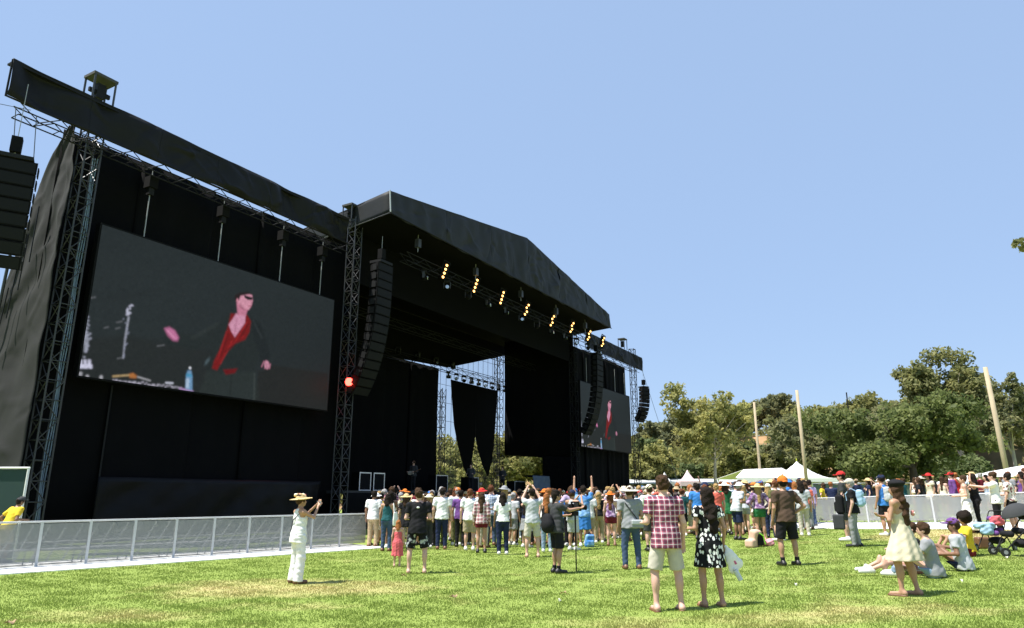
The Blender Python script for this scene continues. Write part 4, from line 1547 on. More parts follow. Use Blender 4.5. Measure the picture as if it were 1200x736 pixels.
# low green fence at the back of the park
root = empty('back_fence', (40, 66, .7), label='long chain link fence with green cloth behind the people on the right', cat='fence')
MB().abox(27.5, 80, 66, 66.04, .5, 2.5).build('fence_cloth', pbr('fence_cloth', (.10, .14, .12), .9), root)
for k in range(18):
    MB().tube((27.5 + k * 3, 65.95, .4), (27.5 + k * 3, 65.95, 2.7), .04).build('fence_post', STEEL, root)
MB().tube((27.5, 65.95, 2.65), (80, 65.95, 2.65), .03).build('fence_rail', STEEL, root)

# white market umbrellas at the far right
for i, (px, Y, r, zt_, lab) in enumerate(((1150, 40, 1.5, 2.75, 'flat white parasol behind the right barrier left of the leaning pole'), (1185, 38, 1.7, 2.95, 'white parasol below the foot of the leaning pole'), (1204, 44, 1.6, 3.35, 'white parasol cut by the right edge of the picture'),
                                          (1122, 46, 1.3, 2.7, 'small white parasol behind the dark jumpsuit woman'))):
    X = (px - 600) / CF * Y / 1.0328
    root = empty('parasol', (X, Y, terr(X, Y)), label=lab, cat='parasol', group='white parasols behind the right barrier')
    b0 = root.location.copy()
    zt2 = zt_
    MB().lathe([(r, zt2 - .45 - b0.z), (r * .98, zt2 - .38 - b0.z), (r * .5, zt2 - .14 - b0.z), (.01, zt2 - b0.z)], b0, 8).build('parasol_canopy', WHITE, root)
    MB().tube(b0, b0 + Vector((0, 0, zt2 - b0.z)), .025).build('parasol_pole', WPAINT, root)

# ------------------------------------------------------------------ people: bodies and clothes as smooth implicit surfaces
class Sdf:
    def __init__(self, res):
        self.res = res
        self.items = []
        self.cuts = []
        self.folds = None

    def cap(self, a, b, ra, rb, k=.03, flat=1.0, cut0=False, cut1=False):
        """tapered capsule; flat scales its depth (y); cut ends give open sleeves and hems"""
        a = np.array(a, np.float32)
        b = np.array(b, np.float32)
        r = max(ra, rb)
        lo = np.minimum(a, b) - r
        hi = np.maximum(a, b) + r

        def fn(x, y, z):
            d = b - a
            ds = d * np.array([1, 1 / flat, 1], np.float32)
            L2 = float((ds * ds).sum()) + 1e-9
            px, py, pz = x - a[0], (y - a[1]) / flat, z - a[2]
            t = (px * ds[0] + py * ds[1] + pz * ds[2]) / L2
            tc = np.clip(t, 0, 1)
            qx, qy, qz = px - ds[0] * tc, py - ds[1] * tc, pz - ds[2] * tc
            dist = np.sqrt(qx * qx + qy * qy + qz * qz) - (ra + (rb - ra) * tc)
            L = math.sqrt(L2)
            if cut1:
                dist = np.maximum(dist, (t - 1) * L)
            if cut0:
                dist = np.maximum(dist, -t * L)
            return dist
        self.items.append((fn, lo, hi, k))
        return self

    def ell(self, c, r, k=.03, yaw=0.0, pitch=0.0):
        c = np.array(c, np.float32)
        r = np.array(r, np.float32)
        m = float(r.max())
        cy, sy = math.cos(yaw), math.sin(yaw)
        cp, sp = math.cos(pitch), math.sin(pitch)

        def fn(x, y, z):
            px, py, pz = x - c[0], y - c[1], z - c[2]
            if yaw:
                px, py = px * cy + py * sy, -px * sy + py * cy
            if pitch:
                py, pz = py * cp + pz * sp, -py * sp + pz * cp
            a = (px / r[0]) ** 2 + (py / r[1]) ** 2 + (pz / r[2]) ** 2
            b = (px / r[0] ** 2) ** 2 + (py / r[1] ** 2) ** 2 + (pz / r[2] ** 2) ** 2
            k0 = np.sqrt(a)
            return k0 * (k0 - 1) / np.sqrt(b + 1e-9)
        self.items.append((fn, c - m, c + m, k))
        return self

    def rbox(self, c, h, r, k=.02, yaw=0.0, tilt=0.0):
        c = np.array(c, np.float32)
        h = np.array(h, np.float32)
        m = float(np.linalg.norm(h))
        cy, sy = math.cos(yaw), math.sin(yaw)
        ct, st_ = math.cos(tilt), math.sin(tilt)

        def fn(x, y, z):
            px, py, pz = x - c[0], y - c[1], z - c[2]
            px, py = px * cy + py * sy, -px * sy + py * cy
            py, pz = py * ct + pz * st_, -py * st_ + pz * ct
            ax, ay, az = np.abs(px) - h[0] + r, np.abs(py) - h[1] + r, np.abs(pz) - h[2] + r
            out_ = np.sqrt(np.maximum(ax, 0) ** 2 + np.maximum(ay, 0) ** 2 + np.maximum(az, 0) ** 2)
            return out_ + np.minimum(np.maximum(np.maximum(ax, ay), az), 0) - r
        self.items.append((fn, c - m, c + m, k))
        return self

    def loft(self, prof, k=.02, wave=(0, 0, 0)):
        """elliptical tube: prof rows z, rx, ry, cx, cy; wave = (amp at the bottom, lobes, phase)"""
        P = np.array(sorted(prof), np.float32)
        rx = float(P[:, 1].max()) * (1 + abs(wave[0])) + abs(P[:, 3]).max()
        ry = float(P[:, 2].max()) * (1 + abs(wave[0])) + abs(P[:, 4]).max()
        z0, z1 = float(P[0, 0]), float(P[-1, 0])

        def fn(x, y, z):
            zz = np.clip(z, z0, z1)
            fx = np.interp(zz, P[:, 0], P[:, 1]).astype(np.float32)
            fy = np.interp(zz, P[:, 0], P[:, 2]).astype(np.float32)
            cx = np.interp(zz, P[:, 0], P[:, 3]).astype(np.float32)
            cy = np.interp(zz, P[:, 0], P[:, 4]).astype(np.float32)
            px, py = x - cx, y - cy
            q = np.sqrt((px / fx) ** 2 + (py / fy) ** 2)
            if wave[0]:
                ang = np.arctan2(py, px)
                t = np.clip((z1 - z) / (z1 - z0), 0, 1)
                q = q / (1 + wave[0] * t * np.sin(wave[1] * ang + wave[2]))
            d = (q - 1) * np.minimum(fx, fy)
            return np.maximum(np.maximum(d, z0 - z), z - z1)
        self.items.append((fn, np.array([-rx, -ry, z0]), np.array([rx, ry, z1]), k))
        return self

    def cut(self, fn):
        self.cuts.append(fn)
        return self

    def mesh(self):
        res = self.res
        lo = np.min([i[1] for i in self.items], 0) - 4 * res
        hi = np.max([i[2] for i in self.items], 0) + 4 * res
        n = np.ceil((hi - lo) / res).astype(int) + 1
        ax = [(lo[d] + np.arange(n[d]) * res).astype(np.float32) for d in range(3)]
        F = np.full(tuple(n), 9.0, np.float32)
        for fn, a, b, k in self.items:
            m = k + 2.5 * res
            i0 = np.maximum(0, np.floor((a - m - lo) / res).astype(int))
            i1 = np.minimum(n, np.ceil((b + m - lo) / res).astype(int) + 1)
            sl = tuple(slice(int(i0[d]), int(i1[d])) for d in range(3))
            x = ax[0][sl[0]][:, None, None]
            y = ax[1][sl[1]][None, :, None]
            z = ax[2][sl[2]][None, None, :]
            d = fn(x, y, z)
            G = F[sl]
            if k > 0:
                h = np.maximum(k - np.abs(G - d), 0) / k
                F[sl] = np.minimum(G, d) - h * h * k * .25
            else:
                F[sl] = np.minimum(G, d)
        x, y, z = ax[0][:, None, None], ax[1][None, :, None], ax[2][None, None, :]
        if self.folds:
            amp, seed = self.folds
            F = F + amp * (np.sin(z * 34 + 9 * x + 5 * y + seed) * np.sin(x * 21 - z * 9 + seed * 2) + .6 * np.sin(z * 61 - x * 33 + y * 25 + seed))
        for c in self.cuts:
            F = np.maximum(F, c(x, y, z))
        return nets(F, lo, res)


def nets(F, lo, res):
    S = F < 0
    n = F.shape
    cells, pos, quads = [], [], []
    strides = np.array([n[1] * n[2], n[2], 1])
    for a in range(3):
        s0 = [slice(None)] * 3
        s1 = [slice(None)] * 3
        s0[a] = slice(0, n[a] - 1)
        s1[a] = slice(1, n[a])
        A, B = S[tuple(s0)], S[tuple(s1)]
        idx = np.nonzero(A != B)
        I = np.stack(idx, 1)
        f0 = F[tuple(s0)][idx]
        f1 = F[tuple(s1)][idx]
        t = f0 / (f0 - f1)
        P = I.astype(np.float32).copy()
        P[:, a] += t
        b, c = (a + 1) % 3, (a + 2) % 3
        flat = I @ strides
        q = []
        for (ob, oc) in ((0, 0), (1, 0), (1, 1), (0, 1)):
            ci = flat - ob * strides[b] - oc * strides[c]
            q.append(ci)
            cells.append(ci)
            pos.append(P)
        q = np.stack(q, 1)
        flip = A[idx]
        q[~flip] = q[~flip][:, ::-1]
        quads.append(q)
    cells = np.concatenate(cells)
    pos = np.concatenate(pos)
    quads = np.concatenate(quads)
    u, inv = np.unique(cells, return_inverse=True)
    cnt = np.bincount(inv).astype(np.float32)
    V = np.stack([np.bincount(inv, pos[:, d]) for d in range(3)], 1) / cnt[:, None]
    Q = np.searchsorted(u, quads)
    return (V * res + lo).astype(np.float32), Q[:, ::-1]


# skin, hair and cloth colours
SKINS = [pbr('skin_%s' % k, c, .55, var=.08, scale=9) for k, c in (('fair', (.56, .34, .25)), ('tan', (.42, .235, .15)), ('brown', (.24, .125, .075)), ('pink', (.60, .36, .28)))]
for s_ in SKINS:
    s_.node_tree.nodes['Principled BSDF'].inputs['Subsurface Weight'].default_value = 0.0
HAIR = {k: pbr('hair_' + k, c, .8, var=.5, scale=30, bump=.8, bscale=70, spec=.15) for k, c in
        (('dark', (.016, .011, .008)), ('brown', (.055, .030, .016)), ('auburn', (.12, .045, .02)), ('blonde', (.36, .24, .10)), ('grey', (.32, .31, .30)), ('red', (.32, .12, .04)))}
CLOTHC = dict(white=(.80, .80, .79), cream=(.72, .66, .50), ivory=(.58, .52, .38), black=(.014, .014, .016), charcoal=(.05, .052, .055), grey=(.26, .27, .28), lightgrey=(.46, .48, .50),
              navy=(.018, .026, .065), denim=(.055, .085, .155), paledenim=(.20, .28, .38), sky=(.33, .50, .66), blue=(.045, .19, .52), teal=(.02, .09, .10), red=(.48, .03, .03),
              coral=(.62, .14, .10), maroon=(.13, .015, .025), orange=(.60, .17, .03), yellow=(.70, .50, .04), olive=(.12, .12, .05), green=(.03, .16, .06), lime=(.20, .52, .03),
              khaki=(.38, .31, .21), tan=(.44, .33, .20), brown=(.085, .055, .038), purple=(.14, .06, .22), lilac=(.42, .34, .52), pink=(.66, .30, .33), rose=(.66, .13, .15), stone=(.50, .465, .39))
CLOTH = {k: pbr('cloth_' + k, c, .85, var=.12, scale=14, bump=.16, bscale=26, spec=.15) for k, c in CLOTHC.items()}
STRAW = pbr('straw', (.62, .46, .22), .9, var=.25, scale=60, bump=.5, bscale=120)
LEATHER = pbr('brown_leather', (.16, .075, .035), .5)
SHOE = {'black': pbr('shoe_black', (.012, .012, .012), .5), 'white': pbr('shoe_white', (.62, .62, .60), .6), 'brown': LEATHER}
EYE = pbr('eye_dark', (.03, .02, .015), .25)
LIP = pbr('lip', (.36, .12, .10), .5)


def pattern(name, build_):
    m, nt, bs = nmat(name)
    bs.inputs['Roughness'].default_value = .85
    bs.inputs['Specular IOR Level'].default_value = .15
    tc = nt.nodes.new('ShaderNodeTexCoord')
    col = build_(nt, tc.outputs['Object'])
    nt.links.new(col, bs.inputs['Base Color'])
    nb = nt.nodes.new('ShaderNodeTexNoise')
    nb.inputs['Scale'].default_value = 20
    nt.links.new(tc.outputs['Object'], nb.inputs['Vector'])
    bp = nt.nodes.new('ShaderNodeBump')
    bp.inputs['Strength'].default_value = .16
    bp.inputs['Distance'].default_value = .02
    nt.links.new(nb.outputs['Fac'], bp.inputs['Height'])
    nt.links.new(bp.outputs[0], bs.inputs['Normal'])
    CLOTH[name] = m
    return m


def _mix(nt, f, a, b, op='MIX'):
    n = nt.nodes.new('ShaderNodeMix')
    n.data_type = 'RGBA'
    n.blend_type = op
    for sock, x in ((n.inputs[0], f), (n.inputs[6], a), (n.inputs[7], b)):
        if isinstance(x, tuple):
            sock.default_value = (*x, 1)
        elif isinstance(x, (int, float)):
            sock.default_value = x
        else:
            nt.links.new(x, sock)
    return n.outputs[2]


def _band(nt, vec, axis, scale, lo, hi, off=0.0):
    """1 inside a band of a repeating stripe"""
    sp = nt.nodes.new('ShaderNodeSeparateXYZ')
    nt.links.new(vec, sp.inputs[0])
    cur = sp.outputs[axis]
    seq = (('MULTIPLY', scale), ('ADD', 50.0 + off), ('FRACT', None))
    for op, val in seq:
        n = nt.nodes.new('ShaderNodeMath')
        n.operation = op
        nt.links.new(cur, n.inputs[0])
        if val is not None:
            n.inputs[1].default_value = val
        cur = n.outputs[0]
    a = nt.nodes.new('ShaderNodeMath')
    a.operation = 'GREATER_THAN'
    nt.links.new(cur, a.inputs[0])
    a.inputs[1].default_value = lo
    b = nt.nodes.new('ShaderNodeMath')
    b.operation = 'LESS_THAN'
    nt.links.new(cur, b.inputs[0])
    b.inputs[1].default_value = hi
    c = nt.nodes.new('ShaderNodeMath')
    c.operation = 'MULTIPLY'
    nt.links.new(a.outputs[0], c.inputs[0])
    nt.links.new(b.outputs[0], c.inputs[1])
    return c.outputs[0]


def _plaid(base, dark, light, sc):
    def f(nt, v):
        c = _mix(nt, 0.0, base, base)
        for ax in (0, 2):
            c = _mix(nt, _scale(nt, _band(nt, v, ax, sc, 0, .42), .55), c, dark)
        for ax in (0, 2):
            c = _mix(nt, _scale(nt, _band(nt, v, ax, sc, .62, .74), .62), c, light)
        return c
    return f


def _scale(nt, s, k):
    n = nt.nodes.new('ShaderNodeMath')
    n.operation = 'MULTIPLY'
    nt.links.new(s, n.inputs[0])
    n.inputs[1].default_value = k
    return n.outputs[0]


def _spots(ground_, spot_, scale, thr):
    def f(nt, v):
        vo = nt.nodes.new('ShaderNodeTexVoronoi')
        vo.inputs['Scale'].default_value = scale
        mp = nt.nodes.new('ShaderNodeMapping')
        mp.inputs['Scale'].default_value = (1, .7, .62)
        nt.links.new(v, mp.inputs[0])
        nz = nt.nodes.new('ShaderNodeTexNoise')
        nz.inputs['Scale'].default_value = scale * 1.2
        nt.links.new(mp.outputs[0], nz.inputs['Vector'])
        ad = nt.nodes.new('ShaderNodeVectorMath')
        ad.operation = 'MULTIPLY_ADD'
        nt.links.new(nz.outputs['Color'], ad.inputs[0])
        ad.inputs[1].default_value = (.03, .03, .03)
        nt.links.new(mp.outputs[0], ad.inputs[2])
        nt.links.new(ad.outputs[0], vo.inputs['Vector'])
        lt = nt.nodes.new('ShaderNodeMath')
        lt.operation = 'LESS_THAN'
        nt.links.new(vo.outputs['Distance'], lt.inputs[0])
        lt.inputs[1].default_value = thr
        return _mix(nt, lt.outputs[0], ground_, spot_)
    return f


def _stripes(a, b, axis, sc, w=.5):
    def f(nt, v):
        return _mix(nt, _band(nt, v, axis, sc, 0, w), a, b)
    return f


def _dye(cols, scale):
    def f(nt, v):
        nz = nt.nodes.new('ShaderNodeTexNoise')
        nz.inputs['Scale'].default_value = scale
        nz.inputs['Detail'].default_value = 5
        nt.links.new(v, nz.inputs['Vector'])
        cr = nt.nodes.new('ShaderNodeValToRGB')
        cr.color_ramp.elements[0].position = .38
        cr.color_ramp.elements[1].position = .62
        cr.color_ramp.elements[0].color = (*cols[0], 1)
        cr.color_ramp.elements[1].color = (*cols[1], 1)
        nt.links.new(nz.outputs['Fac'], cr.inputs[0])
        return cr.outputs[0]
    return f


pattern('red_plaid', _plaid((.42, .12, .17), (.055, .02, .05), (.88, .84, .86), 13))
pattern('pink_plaid', _plaid((.55, .38, .38), (.22, .06, .08), (.85, .82, .80), 10.0))
pattern('blue_check', _plaid((.42, .50, .60), (.16, .22, .34), (.80, .82, .84), 14))
pattern('black_floral', _spots((.010, .011, .012), (.74, .76, .72), 21, .40))
pattern('white_floral', _spots((.70, .66, .62), (.20, .08, .09), 16, .38))
pattern('bold_shorts', _dye(((.010, .010, .012), (.42, .44, .45)), 9))
for n_ in CLOTH['bold_shorts'].node_tree.nodes:
    if n_.type == 'VALTORGB':
        n_.color_ramp.elements[0].position = .56
        n_.color_ramp.elements[1].position = .62
pattern('grey_stripe', _stripes((.62, .64, .66), (.36, .40, .46), 2, 24))
pattern('tie_dye', _dye(((.05, .20, .55), (.28, .48, .72)), 5))
pattern('camo', _dye(((.04, .05, .025), (.16, .15, .09)), 9))
pattern('purple_print', _dye(((.12, .05, .16), (.50, .36, .52)), 12))
CNAME = {'lightgrey': 'light grey', 'paledenim': 'pale denim', 'sky': 'pale blue', 'red_plaid': 'red plaid', 'pink_plaid': 'pink plaid', 'blue_check': 'blue checked', 'black_floral': 'black floral',
         'white_floral': 'flowery', 'grey_stripe': 'grey striped', 'tie_dye': 'blue mottled', 'camo': 'camouflage', 'purple_print': 'purple print', 'bold_shorts': 'black and white'}

ARMS = {  # elbow, wrist for the right side (x positive), shoulder at (.185,-.01,1.41)
    'down': ((.245, -.03, 1.13), (.255, .05, .885)),
    'loose': ((.265, -.05, 1.14), (.275, .06, .90)),
    'phone': ((.23, .20, 1.30), (.085, .36, 1.52)),
    'high': ((.235, .16, 1.50), (.10, .27, 1.75)),
    'up': ((.26, .04, 1.67), (.25, .10, 1.93)),
    'cross': ((.25, .05, 1.14), (-.06, .215, 1.19)),
    'hip': ((.37, -.09, 1.17), (.215, .06, 1.02)),
    'pocket': ((.275, -.09, 1.14), (.205, .07, .93)),
    'fwd': ((.24, .12, 1.16), (.17, .38, 1.20)),
    'bent': ((.25, -.03, 1.14), (.20, .24, 1.12)),
    'reach': ((.24, .20, 1.32), (.20, .46, 1.36)),
    'head': ((.33, .08, 1.52), (.14, .05, 1.70)),
    'side': ((.40, .05, 1.30), (.62, .16, 1.26)),
    'knee': ((.27, .14, 1.20), (.16, .36, 1.24)),
}


def person_parts(sp):
    """pieces of one figure facing +y, feet at z 0: list of (name, verts, faces, material)"""
    g = sp.get
    res = g('res', .02)
    fem = g('fem', False)
    fine = g('fine', False)
    sit = g('sit', False)
    bw = g('build', 1.0)
    seed = g('seed', 1)
    dz = -.83 if sit else 0.0
    shx = (.165 if fem else .19) * (.5 + .5 * bw)
    hx_ = .095 if fem else .092
    st = g('stance', .11)
    out = []
    skin = SKINS[g('skin', 0)]
    H = dict(
        hip=[np.array([sx * hx_, 0, .91 + dz]) for sx in (-1, 1)],
        sh=[np.array([sx * shx, -.01, 1.405 + dz]) for sx in (-1, 1)])
    if sit:
        kn = [np.array([-.16, .40, .42]), np.array([.18, .42, .40])]
        an = [np.array([-.14, .62, .07]), np.array([.16, .64, .07])]
        if sit == 'legs':
            kn = [np.array([-.14, .46, .22]), np.array([.16, .44, .26])]
            an = [np.array([-.16, .86, .07]), np.array([.22, .82, .07])]
    else:
        wk = g('walk', 0.0)
        kn = [np.array([-st * .95, .03 + wk * .5, .49]), np.array([st * .95, .03 - wk * .4, .49])]
        an = [np.array([-st, -.015 + wk, .085]), np.array([st, -.015 - wk, .085])]
    el, wr = [], []
    for i, key in enumerate((g('la', 'down'), g('ra', 'down'))):
        e, w = ARMS[key]
        sx = (-1, 1)[i]
        k = shx - .185
        el.append(np.array([sx * (e[0] + k), e[1], e[2] + dz]))
        wr.append(np.array([sx * (w[0] + k), w[1], w[2] + dz]))
    yaw = R(g('head', 0))
    cy_, sy_ = math.cos(yaw), math.sin(yaw)
    nod = g('nod', 0.0)

    def hp(x, y, z):
        return (x * cy_ - y * sy_, x * sy_ + y * cy_ + nod * (z - 1.46) , z + dz)

    # ---- body
    b = Sdf(res)
    tp, bt = g('top'), g('bottom')
    cov = bt and bt[0] in ('pants', 'wide')
    hipk = .80 if (bt or tp) else 1.0
    wx = (.128 if fem else .152) * bw
    b.ell((0, .0, 1.29 + dz), (.150 * bw + (0 if fem else .012), .105 * (.4 + .6 * bw), .17), .05)
    b.ell((0, .005, 1.10 + dz), (wx, .098 * bw, .20), .06)
    b.ell((0, -.012, .94 + dz), (.170 * (.4 + .6 * bw) * (.92 if hipk < 1 else 1), .118 * (.4 + .6 * bw) * (.88 if hipk < 1 else 1), .135), .06)
    if fem:
        for sx in (-1, 1):
            b.ell((sx * .065, .085, 1.27 + dz), (.062, .055, .062), .03)
    for i in (0, 1):
        sx = (-1, 1)[i]
        b.cap((0, -.01, 1.42 + dz), H['sh'][i], .070, .058, .05)
        b.cap(H['sh'][i], el[i], .050 * (.3 + .7 * bw) if not fem else .042, .038 if not fem else .032, .03)
        b.cap(el[i], wr[i], .040 if not fem else .033, .027 if not fem else .023, .02)
        # hand
        d = wr[i] - el[i]
        d = d / np.linalg.norm(d)
        side = np.cross(d, np.array([0, 0, 1.0]))
        if np.linalg.norm(side) < .3:
            side = np.array([0, 1.0, 0])
        side /= np.linalg.norm(side)
        if side[1] < 0:
            side = -side
        nrm = np.cross(d, side)
        pc = wr[i] + d * .055
        if fine:
            for q in (-.024, -.008, .008, .024):
                b.cap(wr[i] + d * .01 + side * q * .7, pc + d * .035 + side * q, .015, .014, .014)
            for q, ln in ((-.027, .055), (-.009, .068), (.009, .072), (.027, .064)):
                s0 = pc + d * .035 + side * q
                s1 = s0 + d * ln * .55 + nrm * .010 * -sx
                s2 = s1 + d * ln * .40 + nrm * .028 * -sx
                b.cap(s0, s1, .0100, .0092, .006)
                b.cap(s1, s2, .0092, .0078, .006)
            t0 = wr[i] + d * .03 + side * .022
            t1 = t0 + side * .026 + d * .028
            b.cap(t0, t1, .013, .011, .01)
            b.cap(t1, t1 + d * .032 + side * .006, .011, .009, .006)
        else:
            b.cap(wr[i], pc + d * .03, .026, .030, .02, 1)
            b.cap(pc + d * .03, pc + d * .085, .027, .014, .02)
            b.cap(wr[i] + d * .03, wr[i] + d * .075 + side * .035, .016, .012, .01)
        # leg
        b.cap(H['hip'][i], kn[i], .088 * (.35 + .65 * bw) * (.72 if cov else hipk), .056 * (.72 if cov else 1), .04)
        b.cap(kn[i], an[i], .052 * (.72 if cov else 1), .034, .03)
        dd = an[i] - kn[i]
        if not cov:
            b.ell(kn[i] + dd * .33 + np.array([0, -.022 if not sit else 0, 0]), (.053, .056, .125), .03)
        ft = np.array([sx * .10 * .35, 1.0, 0])
        ft /= np.linalg.norm(ft)
        heel = np.array([an[i][0], an[i][1] - .035, .042])
        toe = heel + ft * .205 + np.array([0, 0, -.014])
        b.cap(an[i], heel, .036, .036, .02)
        b.cap(heel, toe, .037, .028, .03)
    b.cap(hp(0, -.012, 1.42), hp(0, .0, 1.54), .058 if not fem else .047, .054 if not fem else .044, .035)
    b.ell(hp(0, .0, 1.640), (.077, .096, .110), .02, yaw)
    b.ell(hp(0, .035, 1.575), (.056, .066, .066), .03, yaw)
    b.ell(hp(0, .102, 1.605), (.013, .020, .024), .012, yaw)
    for sx in (-1, 1):
        b.ell(hp(sx * .079, -.005, 1.615), (.012, .022, .034), .008, yaw)
    b.cut(lambda x, y, z: -z + .004)
    out.append(['body', *b.mesh(), skin])
    if g('face', True):
        for sx in (-1, 1):
            e = Sdf(.006).ell(hp(sx * .031, .088, 1.632), (.015, .010, .010), 0, yaw)
            out.append(['eye', *e.mesh(), EYE])
        e = Sdf(.006).ell(hp(0, .094, 1.560), (.024, .008, .008), 0, yaw)
        out.append(['mouth', *e.mesh(), LIP])

    # ---- top
    top = g('top')
    fold = .0035 if res > .012 else .0022
    if top:
        kind, colr = top
        c = Sdf(res)
        c.folds = (fold if res < .018 else fold * .8, seed)
        w = (.175 if not fem else .152) * bw
        yd = .125 * (.35 + .65 * bw)
        hem = g('hem', .86 if not fem else .93) + dz
        if kind in ('tee', 'long', 'tank'):
            c.loft([(hem, (.205 if not fem else .192) * (.35 + .65 * bw), .158 * (.35 + .65 * bw), 0, -.012), (.98 + dz, (.194 if not fem else .180) * (.35 + .65 * bw), .148 * (.35 + .65 * bw), 0, -.010), (1.12 + dz, w, yd * .97, 0, 0), (1.27 + dz, w * 1.04, yd * (.98 if not fem else 1.08), 0, .0 if not fem else .012),
                    (1.37 + dz, w * (1.0 if kind != 'tank' else .80), yd * .9, 0, -.005), (1.435 + dz, w * .62, yd * .74, 0, -.01), (1.475 + dz, .073, .070, 0, -.012)], .03, (.03, 7, seed))
            for i in (0, 1):
                if kind == 'tank':
                    continue
                f = .62 if kind == 'tee' else 1.0
                e = H['sh'][i] + (el[i] - H['sh'][i]) * f
                c.cap((0, -.01, 1.405 + dz), H['sh'][i], .080, .072, .03)
                c.cap(H['sh'][i], e, .071 * (.4 + .6 * bw), .068, .03, 1, False, kind == 'tee')
                if kind == 'long':
                    c.cap(el[i], wr[i], .056, .042, .03, 1, False, True)
        elif kind == 'strapless':
            c.loft([(hem, .165 * bw, .122, 0, 0), (1.1 + dz, .148 * bw, .115, 0, 0), (1.24 + dz, .163 * bw, .128, 0, .012), (1.33 + dz, .158 * bw, .118, 0, .008)], .02)
        elif kind in ('dress', 'sundress'):
            hem2 = g('hem', .62)
            fl = g('flare', .27)
            rows = [(hem2, fl, fl * .78, 0, 0), (hem2 + .14, fl * .9, fl * .70, 0, 0), (.90, .205, .158, 0, -.01), (1.08, .150, .120, 0, 0), (1.24, .160, .128, 0, .012)]
            if kind == 'dress':
                rows += [(1.36, .155, .112, 0, 0), (1.44, .10, .085, 0, -.01)]
                for i in (0, 1):
                    e = H['sh'][i] + (el[i] - H['sh'][i]) * .42
                    c.cap((0, -.01, 1.395), H['sh'][i], .075, .068, .03)
                    c.cap(H['sh'][i], e, .068, .080, .03, 1, False, True)
            else:
                rows += [(1.315, .155, .115, 0, .005)]
            c.loft(rows, .025, (.055, 9, seed))
        out.append([{'tee': 'tee_shirt', 'long': 'long_sleeved_top', 'tank': 'tank_top', 'strapless': 'strapless_top', 'dress': 'dress', 'sundress': 'dress'}[kind], *c.mesh(), CLOTH[colr]])

    # ---- bottom
    bot = g('bottom')
    if bot:
        kind, colr = bot
        c = Sdf(res)
        c.folds = (fold, seed + 2)
        hw = .178 * (.4 + .6 * bw)
        if kind in ('skirt', 'longskirt'):
            hm = g('bhem', .55 if kind == 'skirt' else .10)
            fl = g('flare', .26)
            c.loft([(hm, fl, fl * .8, 0, 0), (.80, .20, .155, 0, -.01), (.94, .195, .15, 0, -.01), (1.06, .150, .112, 0, 0)], .02, (.06, 8, seed))
        else:
            c.ell((0, -.012, .94 + dz), (hw, .128 * (.4 + .6 * bw), .150), .05)
            frac = {'shorts': .92, 'short': .42, 'pants': 1.0, 'wide': 1.0}[kind]
            for i in (0, 1):
                k2 = H['hip'][i] + (kn[i] - H['hip'][i]) * frac
                r1 = {'shorts': .098, 'short': .098, 'pants': .070, 'wide': .088}[kind] * (.5 + .5 * bw)
                c.cap(H['hip'][i], k2, .100 * (.35 + .65 * bw), r1, .04, 1, False, frac < 1)
                if frac == 1.0:
                    a2 = an[i] + (kn[i] - an[i]) * .0 + (np.array([0, 0, -.035]) if not sit else 0)
                    c.cap(k2, a2, r1, {'pants': .058, 'wide': .098}[kind], .03, 1, False, True)
            zt_ = (1.0 if g('hem', .9) < .97 else 1.06) + dz
            c.cut(lambda x, y, z: z - zt_)
        out.append([{'skirt': 'skirt', 'longskirt': 'long_skirt', 'shorts': 'shorts', 'short': 'short_shorts', 'pants': 'trousers', 'wide': 'wide_trousers'}[kind], *c.mesh(), CLOTH[colr]])

    # ---- shoes
    sh = g('shoes', 'black')
    if sh:
        for i in (0, 1):
            sx = (-1, 1)[i]
            c = Sdf(min(res, .016))
            ft = np.array([sx * .10 * .35, 1.0, 0])
            ft /= np.linalg.norm(ft)
            heel = np.array([an[i][0], an[i][1] - .04, .045])
            toe = heel + ft * .22 + np.array([0, 0, -.010])
            if sh == 'sandal':
                c.cap(heel + np.array([0, 0, -.045]), toe + np.array([0, 0, -.034]), .042, .044, .02)
                c.cut(lambda x, y, z: z - .022)
                mid_ = heel + ft * .14
                c2 = Sdf(min(res, .012))
                out.append(['sandal', *c.mesh(), LEATHER])
            else:
                c.cap(heel, toe, .048, .040, .03)
                c.cap(np.array([an[i][0], an[i][1], .10]), heel, .044, .046, .03)
                c.cut(lambda x, y, z: -z + .002)
                out.append(['shoe', *c.mesh(), SHOE[sh]])
            if g('socks'):
                s_ = Sdf(res).cap(an[i] + np.array([0, 0, .085]), an[i] + np.array([0, 0, -.01]), .047, .044, 0, 1, True)
                out.append(['sock', *s_.mesh(), CLOTH[g('socks')]])

    # ---- hair
    hr = g('hair', ('short', 'brown'))
    hres = min(res, .017)
